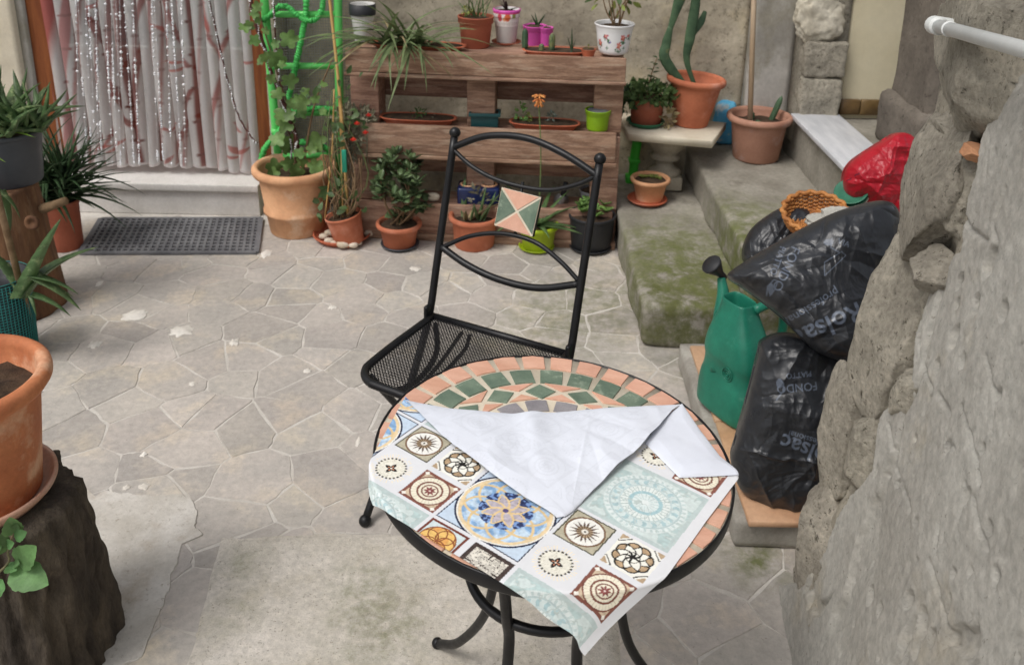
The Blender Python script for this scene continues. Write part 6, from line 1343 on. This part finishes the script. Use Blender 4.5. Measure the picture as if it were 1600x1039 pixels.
# flap: white reverse, tip towards the viewer
HF = .012
def q2(L_, hgt=HF): return [UVpx(x, y, hgt) for x, y in L_]
S, gu, gv = coons(q2([(870, 803), (815, 775), (760, 738), (708, 700), (690, 683), (634, 622)]), q2([(870, 803), (884, 801), (896, 793), (910, 780)]), q2([(910, 780), (962, 732), (1000, 703), (1030, 668), (1050, 640), (1064, 628)]), q2([(634, 622), (700, 634), (800, 643), (850, 643), (900, 638), (960, 633), (1064, 628)]), 150, 170)
P3 = np.stack([S[..., 0] * 8, S[..., 1] * 8, S[..., 0] * 0 + 20], -1)
wr = fbm(P3, 3); rg_ = np.clip(ridge(P3 * .8 + 4, 2) - .35, 0, 1)
roll_ = np.sin(np.clip(gv, 0, 1) * np.pi) ** .5
h = .0055 + .013 * roll_ * (.65 + .5 * wr) + .008 * rg_ * roll_ + .004 * np.clip(gu, 0, 1) * (1 - np.abs(2 * gv - 1)) + .0012 * fbm(P3 * 4, 2)
mid = np.exp(-((gu - .35 - .1 * gv) / .05) ** 2) * np.clip(gv - .25, 0, 1) * .010; h = h + mid
rs_ = np.random.default_rng(4)
for _ in range(26):
    c_ = rs_.uniform(S.reshape(-1, 2).min(0), S.reshape(-1, 2).max(0)); an_ = rs_.uniform(0, np.pi); dd_ = (S[..., 0] - c_[0]) * np.sin(an_) - (S[..., 1] - c_[1]) * np.cos(an_); ll_ = (S[..., 0] - c_[0]) * np.cos(an_) + (S[..., 1] - c_[1]) * np.sin(an_)
    h = h + rs_.uniform(-.0022, .0026) * np.exp(-np.abs(dd_) / rs_.uniform(.004, .012)) * np.exp(-(ll_ / rs_.uniform(.03, .12)) ** 2) * np.minimum(1, roll_ * 2)
V = drape(S, h); Vb = drape(S, np.maximum(.0048, h - .0012))
ny_, nx_ = S.shape[:2]; 
fpz = mk('folded_flap', V.reshape(-1, 3), grid(nx_, ny_), M_reverse, clo, recalc=False)
fa, fb = UVpx(634, 622), UVpx(1064, 628); fd = (fb - fa) / np.linalg.norm(fb - fa); fn = A3(-fd[1], fd[0]); q_ = S.reshape(-1, 2) - fa; mir = fa + q_ - 2 * np.outer(q_ @ fn, fn)     # the print shows faintly through the cloth
lum_ = pattern(mir[:, 0], mir[:, 1]) @ A3(.3, .59, .11); paint(fpz, np.array(lin(221, 225, 234)) * (.93 + .07 * np.clip(lum_ / .72, 0, 1))[:, None])
# fold edge at the back rolls down to the printed side
bk_ = []
for t in np.linspace(0, 1, 8):
    a = t * np.pi; row = S[-1]; nvec = np.array([row[:, 0] * 0, row[:, 0] * 0]).T
    hh2 = .0030 + (h[-1] - .0030) * (1 + math.cos(a)) / 2; outw = np.stack([row[:, 0] * 0 - .35, row[:, 0] * 0 + .6], -1) * .006 * math.sin(a); bk_.append(drape(row + outw, hh2))
mk('fold_edge', np.array(bk_).reshape(-1, 3), grid(nx_, 8), M_cotton, clo, recalc=False)
# small folded corner on the right
S, gu, gv = coons(q2([(1062, 744), (1034, 716), (1008, 690)], .008), q2([(1062, 744), (1110, 742), (1161, 739)], .008), q2([(1161, 739), (1126, 711), (1096, 672), (1066, 628)], .008), q2([(1008, 690), (1030, 658), (1066, 628)], .008), 70, 60)
P3 = np.stack([S[..., 0] * 14, S[..., 1] * 14, S[..., 0] * 0 + 2], -1); ed = np.clip(np.minimum(np.minimum(gu, 1 - gu), np.minimum(gv, 1 - gv)) / .18, 0, 1) ** .5
mk('folded_corner', drape(S, .0050 + .009 * ed * (.7 + .6 * fbm(P3, 3))).reshape(-1, 3), grid(70, 60), M_cotton, clo, recalc=False)

# ================================================================== RIGHT GROUP
M_can = mat('green can plastic', lin(36, 124, 100), lin(26, 102, 82), rough=.40, scale=8, bump=.08, fine=.08, c3=lin(70, 134, 112), s3=14, t3=(.62, .76), spec=.4)
ca = GZ(1142, 640, zP + .001); wc = thing('watering_can', 'green plastic watering can with black rose standing on the tiled platform', 'watering can', tuple(ca))
ch_ = zat(ca, 478) - ca[2]
cyaw = math.radians(28); RZ = np.array([[math.cos(cyaw), -math.sin(cyaw)], [math.sin(cyaw), math.cos(cyaw)]])
# body: rounded rectangle sections
secs = [(0, .060, .105), (.012, .068, .113), (.10, .070, .114), (.30, .068, .112), (.34, .060, .104), (.46, .058, .100), (.50, .064, .106), (.60, .064, .100), (.72, .058, .086), (.84, .046, .066), (.93, .038, .052), (1.0, .036, .050), (1.0, .031, .045), (.93, .030, .044), (.80, .026, .040)]
na = 48; V = []; a = np.linspace(0, 2 * np.pi, na, endpoint=False); ex_ = 3.6; k = (np.abs(np.cos(a)) ** ex_ + np.abs(np.sin(a)) ** ex_) ** (-1 / ex_)
for (t, wx, wy) in secs:
    q = np.stack([k * np.cos(a) * wx, k * np.sin(a) * wy], -1); q[:, 1] += .035 * t ** 2; q[:, 0] += .02 * t
    if .3 < t < .55: q[:, 0] = np.where(q[:, 0] > 0, q[:, 0], q[:, 0])
    q = q @ RZ.T; V.append(np.c_[q + ca[:2], np.full(na, ca[2] + t * ch_)])
V = np.concatenate(V); Fc = [(j * na + i, j * na + (i + 1) % na, (j + 1) * na + (i + 1) % na, (j + 1) * na + i) for j in range(len(secs) - 1) for i in range(na)] + [tuple(range(na - 1, -1, -1)), tuple((len(secs) - 1) * na + i for i in range(na))]
bo = mk('body', V, Fc, M_can, wc)
md = bo.modifiers.new('s', 'SUBSURF'); md.levels = 1; md.render_levels = 2
yc = ca[1]
spP = spline([GY(1128, 580, yc + .02), GY(1126, 530, yc + .06), GY(1128, 490, yc + .09), GY(1130, 460, yc + .11), GY(1127, 434, yc + .13)], 24); mk('spout', *tube(spP, np.interp(np.linspace(0, 1, len(spP)), [0, .4, 1], [.036, .027, .012]), 18), M_can, wc)
rs0, rs1 = GY(1125, 432, yc + .13), GY(1115, 407, yc + .125); dr = (rs1 - rs0) / np.linalg.norm(rs1 - rs0); cd = camdir(rs1); ax = dr * .55 + A3(-.45, -.15, .25); ax /= np.linalg.norm(ax)
mk('rose', *xf(lathe([(.010, -.035), (.012, -.01), (.026, .02), (.031, .03), (.032, .035), (.030, .038), (.001, .041)], 30), Matrix.Translation(tuple(rs0 + dr * .02)) @ Vector(tuple(ax)).to_track_quat('Z', 'Y').to_matrix().to_4x4()), M_black, wc)
hdl = spline([ca + A3(.035, .0, ch_ * .96), ca + A3(.11, .03, ch_ * 1.0), ca + A3(.14, .05, ch_ * .75), ca + A3(.12, .05, ch_ * .35), ca + A3(.085, .03, ch_ * .2)], 24); mk('handle', *tube(hdl, .014, 14), M_can, wc)
emb = []; nrm = A3(-math.cos(cyaw), -math.sin(cyaw), 0); ec = ca + A3(.02 * .4, 0, ch_ * .43) + nrm * .060 + A3(math.sin(cyaw) * .02, -math.cos(cyaw) * .02, 0) * 1.0
for r_ in (.020, .013, .005): emb.append(tube([ec + A3(math.sin(cyaw), -math.cos(cyaw), 0) * r_ * math.cos(t) + A3(0, 0, r_ * math.sin(t)) for t in np.linspace(0, 6.283, 28, endpoint=False)], .0016, 6, closed=True))
mk('embossed_ring', *merge(*emb), M_can, wc)

# ------------------------------------------------------------------ rubbish bags
M_bag = mat('black bag film', (0, 0, 0), attr='Col', rough=.36, bump=.2, bscale=34, fine=.1, spec=.5, bdist=.006, rvar=.1)
def bag(label, outline, Yc, tilt, thick, seed, text=None, box=None, base=(40, 42, 46), ink=(98, 107, 122), crease=.008, extra=None, m=None, name='rubbish_bag', cat='bag', pw=.42, zmin=None, folds=70):
    """filled bag: an outline with its own distance, bulging to both sides, creased"""
    out_ = spline(outline, 560, closed=True); cpx = out_.mean(0); nP = A3(0, -math.cos(tilt), math.sin(tilt)); O_ = GY(*cpx, Yc)
    nr, na = 120, len(out_); rr_ = np.linspace(0, 1, nr) ** .9; W_ = []; PXY = []
    for r in rr_: PXY.append(cpx + (out_ - cpx) * r)
    PXY = np.array(PXY); flatp = PXY.reshape(-1, 2); Pp = np.array([GP(x, y, O_, nP) for x, y in flatp]); r2 = np.repeat(rr_, na)
    sh = (1 - r2 ** 2.4) ** pw
    big_ = fbm(Pp * 6 + seed, 3); crs = ridge(Pp * A3(7, 7, 9) + seed * 3.3 + .8 * fbm(Pp * 9 + seed, 2)[:, None], 4)
    hF = thick * sh * (1 + .16 * big_) + crease * crs * np.minimum(1, sh * 2.2) + .35 * crease * ridge(Pp * 26 + seed, 2) * np.minimum(1, sh * 2)
    rs_ = np.random.default_rng(seed * 7 + 1); e1 = RR; e2 = np.cross(nP, e1); e2 /= np.linalg.norm(e2); q1, q2_ = (Pp - O_) @ e1, (Pp - O_) @ e2; ext1, ext2 = np.ptp(q1), np.ptp(q2_)
    for _ in range(folds):       # sharp folds of the film
        c1_, c2f = rs_.uniform(q1.min(), q1.max()), rs_.uniform(q2_.min(), q2_.max()); an_ = rs_.uniform(0, np.pi); ln_ = rs_.uniform(.04, .16); wd_ = rs_.uniform(.006, .030)
        dd_ = (q1 - c1_) * np.sin(an_) - (q2_ - c2f) * np.cos(an_) + .008 * fbm(Pp * 30 + seed, 2); ll_ = (q1 - c1_) * np.cos(an_) + (q2_ - c2f) * np.sin(an_)
        hF = hF + rs_.uniform(-.010, .012) * np.exp(-np.abs(dd_) / wd_) * np.exp(-(ll_ / ln_) ** 2) * np.minimum(1, sh * 2.5)
    VF = Pp + hF[:, None] * np.array([.35 * nP + .65 * camdir(O_)]); VB = Pp - nP * (thick * .75 * sh)[:, None]
    if zmin is not None: VF[:, 2] = np.maximum(VF[:, 2], zmin); VB[:, 2] = np.maximum(VB[:, 2], zmin)
    n = len(VF); Fc = [(k_ * na + i, k_ * na + (i + 1) % na, (k_ + 1) * na + (i + 1) % na, (k_ + 1) * na + i) for k_ in range(nr - 1) for i in range(na)]
    rows = np.unique(np.r_[np.linspace(0, nr - 1, 14).astype(int), nr - 2, nr - 1]); VB = VB.reshape(nr, na, 3)[rows][:, ::4].reshape(-1, 3); nb_ = len(range(0, na, 4)); lastb = (len(rows) - 1) * nb_
    V = np.r_[VF, VB]; Fc = Fc + [(n + k_ * nb_ + (i + 1) % nb_, n + k_ * nb_ + i, n + (k_ + 1) * nb_ + i, n + (k_ + 1) * nb_ + (i + 1) % nb_) for k_ in range(len(rows) - 1) for i in range(nb_)]
    last = (nr - 1) * na; Fc += [tuple([last + (4 * i + t) % na for t in range(min(4, na - 4 * i) + 1)] + [n + lastb + (i + 1) % nb_, n + lastb + i]) for i in range(nb_)]
    o = mk(name, V, Fc, m or M_bag, recalc=False, loc=(O_[0], O_[1], V[:, 2].min())); tag(o, label, cat)
    cc = np.tile(np.array(lin(*base)), (len(V), 1)); cc[:n] *= (1 + .25 * fbm(Pp * 5 + 3 + seed, 3))[:, None]
    if text:
        mk2 = textmask(text, box, 3.0); q = flatp; s_ = sample(mk2, (q[:, 0] - box[0]) * 3, (q[:, 1] - box[1]) * 3) * np.clip(1.0 + .5 * fbm(Pp * 22, 2), .5, 1)
        if extra is not None: s_ = np.maximum(s_, extra(q[:, 0], q[:, 1]))
        cc[:n] = cc[:n] * (1 - .85 * s_[:, None]) + np.array(lin(*ink)) * .85 * s_[:, None]
    paint(o, cc); return o
def poly_line(X, Y, pts, w_):
    d = np.full(X.shape, 99.)
    for k_ in range(len(pts) - 1): d = np.minimum(d, segd(X, Y, pts[k_], pts[k_ + 1])[0])
    return np.clip((w_ - d) / .8, 0, 1)
bag('black rubbish bag lying behind the wicker basket', [(1168, 420), (1160, 395), (1172, 362), (1200, 337), (1235, 322), (1280, 335), (1300, 390), (1250, 430), (1200, 440)], 2.80, .35, .10, 5, base=(40, 42, 46), zmin=ZS2 + .002)
up_out = [(1137, 431), (1165, 408), (1215, 378), (1262, 352), (1315, 328), (1375, 314), (1402, 330), (1408, 380), (1398, 405), (1390, 440), (1372, 520), (1345, 572), (1318, 566), (1278, 550), (1245, 520), (1222, 498), (1190, 472), (1160, 450)]
def ex_up(X, Y):
    a = poly_line(X, Y, [(1280, 432), (1280, 412), (1303, 398), (1290, 390), (1292, 376)], 1.1); b = poly_line(X, Y, [(1280, 432), (1312, 402), (1305, 396)], 1.0); c = ((X - 1287) / 7) ** 2 + ((Y - 382) / 5) ** 2 < 1; d = poly_line(X, Y, [(1195, 462), (1196, 448), (1205, 438), (1211, 440), (1207, 452), (1200, 462)], 1.2); e_ = (((X - 1201) / 4) ** 2 + ((Y - 452) / 9) ** 2 < 1)
    return np.maximum.reduce([a * .9, b * .9, c * .8, d * .9, e_ * .7])
upper = bag('upper of two printed black rubbish bags, slumped against stone wall', up_out, 2.08, .50, .12, 1,
    text=[('FONDO', 1234, 386, 20, 116, .02), ('PIATTO', 1217, 386, 13.5, 113, .02), ('Rolsac', 1330, 470, 42, 154, .5), ('professional', 1297, 449, 18, 147, .1), ('VIA', 1299, 384, 12, 20, 0.)], box=(1130, 300, 1420, 590), extra=ex_up)
lo_out = [(1192, 530), (1230, 520), (1290, 535), (1335, 555), (1345, 600), (1325, 660), (1312, 730), (1306, 770), (1290, 800), (1245, 801), (1200, 790), (1160, 768), (1142, 720), (1150, 680), (1172, 600), (1184, 550)]
def ex_lo(X, Y): return np.maximum(poly_line(X, Y, [(1208, 618), (1218, 606), (1219, 594), (1212, 588)], 1.4), (((X - 1213) / 5) ** 2 + ((Y - 594) / 7) ** 2 < 1) * .8)
lower = bag('lower of two printed black rubbish bags, standing on the tiled platform', lo_out, 2.03, .25, .10, 2,
    text=[('FONDO', 1270, 592, 17, 175, .02), ('PIATTO', 1262, 576, 11.5, 175, .02), ('Rolsac', 1306, 700, 36, 200, .4), ('professional', 1290, 681, 13.5, 196, .1)], box=(1130, 490, 1360, 810), extra=ex_lo, zmin=zP + .001)
# wicker basket with grey cloth
M_wick = mat('wicker', lin(190, 130, 72), lin(150, 94, 48), rough=.55, scale=30, bump=.3, rand=.0, fine=.2)
bc = GY(1274, 336, 2.72); bkt = thing('wicker_basket', 'round honey coloured wicker basket tilted on the bags', 'basket', tuple(bc)); br_ = 49 * mpp(bc)
Tb = Matrix.Translation(tuple(bc)) @ Matrix.Rotation(.30, 4, 'X') @ Matrix.Rotation(-.10, 4, 'Y')
out = []; nst = 34
prof = [(.55, -.42), (.80, -.38), (.90, -.2), (.97, 0), (1.0, .12)]
for j in range(13):
    t = j / 12; r = np.interp(t, [0, .3, .6, .85, 1], [p[0] for p in prof]) * br_; z = np.interp(t, [0, .3, .6, .85, 1], [p[1] for p in prof]) * br_; a = np.linspace(0, 2 * np.pi, nst * 4, endpoint=False)
    out.append(tube(np.stack([(r + .0045 * np.cos(a * nst / 2 + j * np.pi)) * np.cos(a), (r + .0045 * np.cos(a * nst / 2 + j * np.pi)) * np.sin(a), z + 0 * a], -1), .0042 if j < 12 else .0075, 6, closed=True))
for j in range(9): r = br_ * .55 * (j + .5) / 9; a = np.linspace(0, 2 * np.pi, 60, endpoint=False); out.append(tube(np.stack([r * np.cos(a), r * np.sin(a), -.42 * br_ + .003 * np.cos(a * 12 + j * np.pi)], -1), .0042, 5, closed=True))
mk('weave', *xf(merge(*out), Tb), M_wick, bkt); out = []
for k in range(nst):
    a = k / nst * 2 * np.pi; out.append(tube([(math.cos(a) * p[0] * br_, math.sin(a) * p[0] * br_, p[1] * br_) for p in prof], .003, 5))
mk('stakes', *xf(merge(*out), Tb), M_wick, bkt)
gc = GY(1292, 346, 2.68); v, f = blob((0, 0, 0), (.062, .04, .018), 4, .45, 2.0, 2.2, 8); v2, f2 = blob((.035, .01, .016), (.055, .035, .016), 4, .45, 2.0, 2.2, 12)
rag = mk('grey_rag', *xf(merge((v, f), (v2, f2)), Matrix.Translation(tuple(gc)) @ Matrix.Rotation(.3, 4, 'X') @ Matrix.Rotation(-.1, 4, 'Y')), mat('grey rag cloth', lin(190, 188, 178), lin(160, 158, 150), rough=.95, scale=20, bump=.4), loc=gc); tag(rag, 'crumpled pale grey rag lying in the wicker basket', 'rag')
# stacked bowls and red bag on the landing
pcx = GY(1318, 306, 2.80); bw_t = thing('stacked_bowls', 'green and cream bowls stacked beside the red bag', 'bowls', tuple(pcx))
for k, (mm_, dz) in enumerate(((mat('cream bowl', lin(214, 206, 186), rough=.4), 0), (M_green, .012), (mat('sea green bowl', lin(60, 120, 96), rough=.4), .024))):
    mk('bowl', *xf(lathe([(.022, -.022), (.036, -.016), (.052, .0), (.054, .003), (.051, .004), (.035, -.01), (.015, -.014)], 40, (0, 0, dz)), Matrix.Translation(tuple(pcx + A3(.035, .02, -.01))) @ Matrix.Rotation(.45, 4, 'X') @ Matrix.Rotation(-.35, 4, 'Y')), mm_, bw_t)
M_redbag = mat('red plastic film', (0, 0, 0), attr='Col', rough=.4, bump=.3, bscale=24, fine=.05, spec=.45, bdist=.006)
bag('red plastic carrier bag bulging on the landing beside stone wall', [(1316, 292), (1318, 270), (1330, 252), (1352, 236), (1378, 220), (1400, 208), (1424, 212), (1440, 240), (1436, 300), (1420, 335), (1380, 330), (1340, 316), (1322, 306)], 2.88, .25, .10, 9, base=(170, 20, 38), m=M_redbag, name='red_bag', crease=.014, zmin=None,
    text=[('Grazie', 1326, 278, 11, -40, .1), ('e arrivederci', 1338, 300, 6, -20, 0)] if False else [('~ ~', 1322, 286, 16, -38, .2)], box=(1300, 190, 1450, 350), ink=(60, 16, 40))
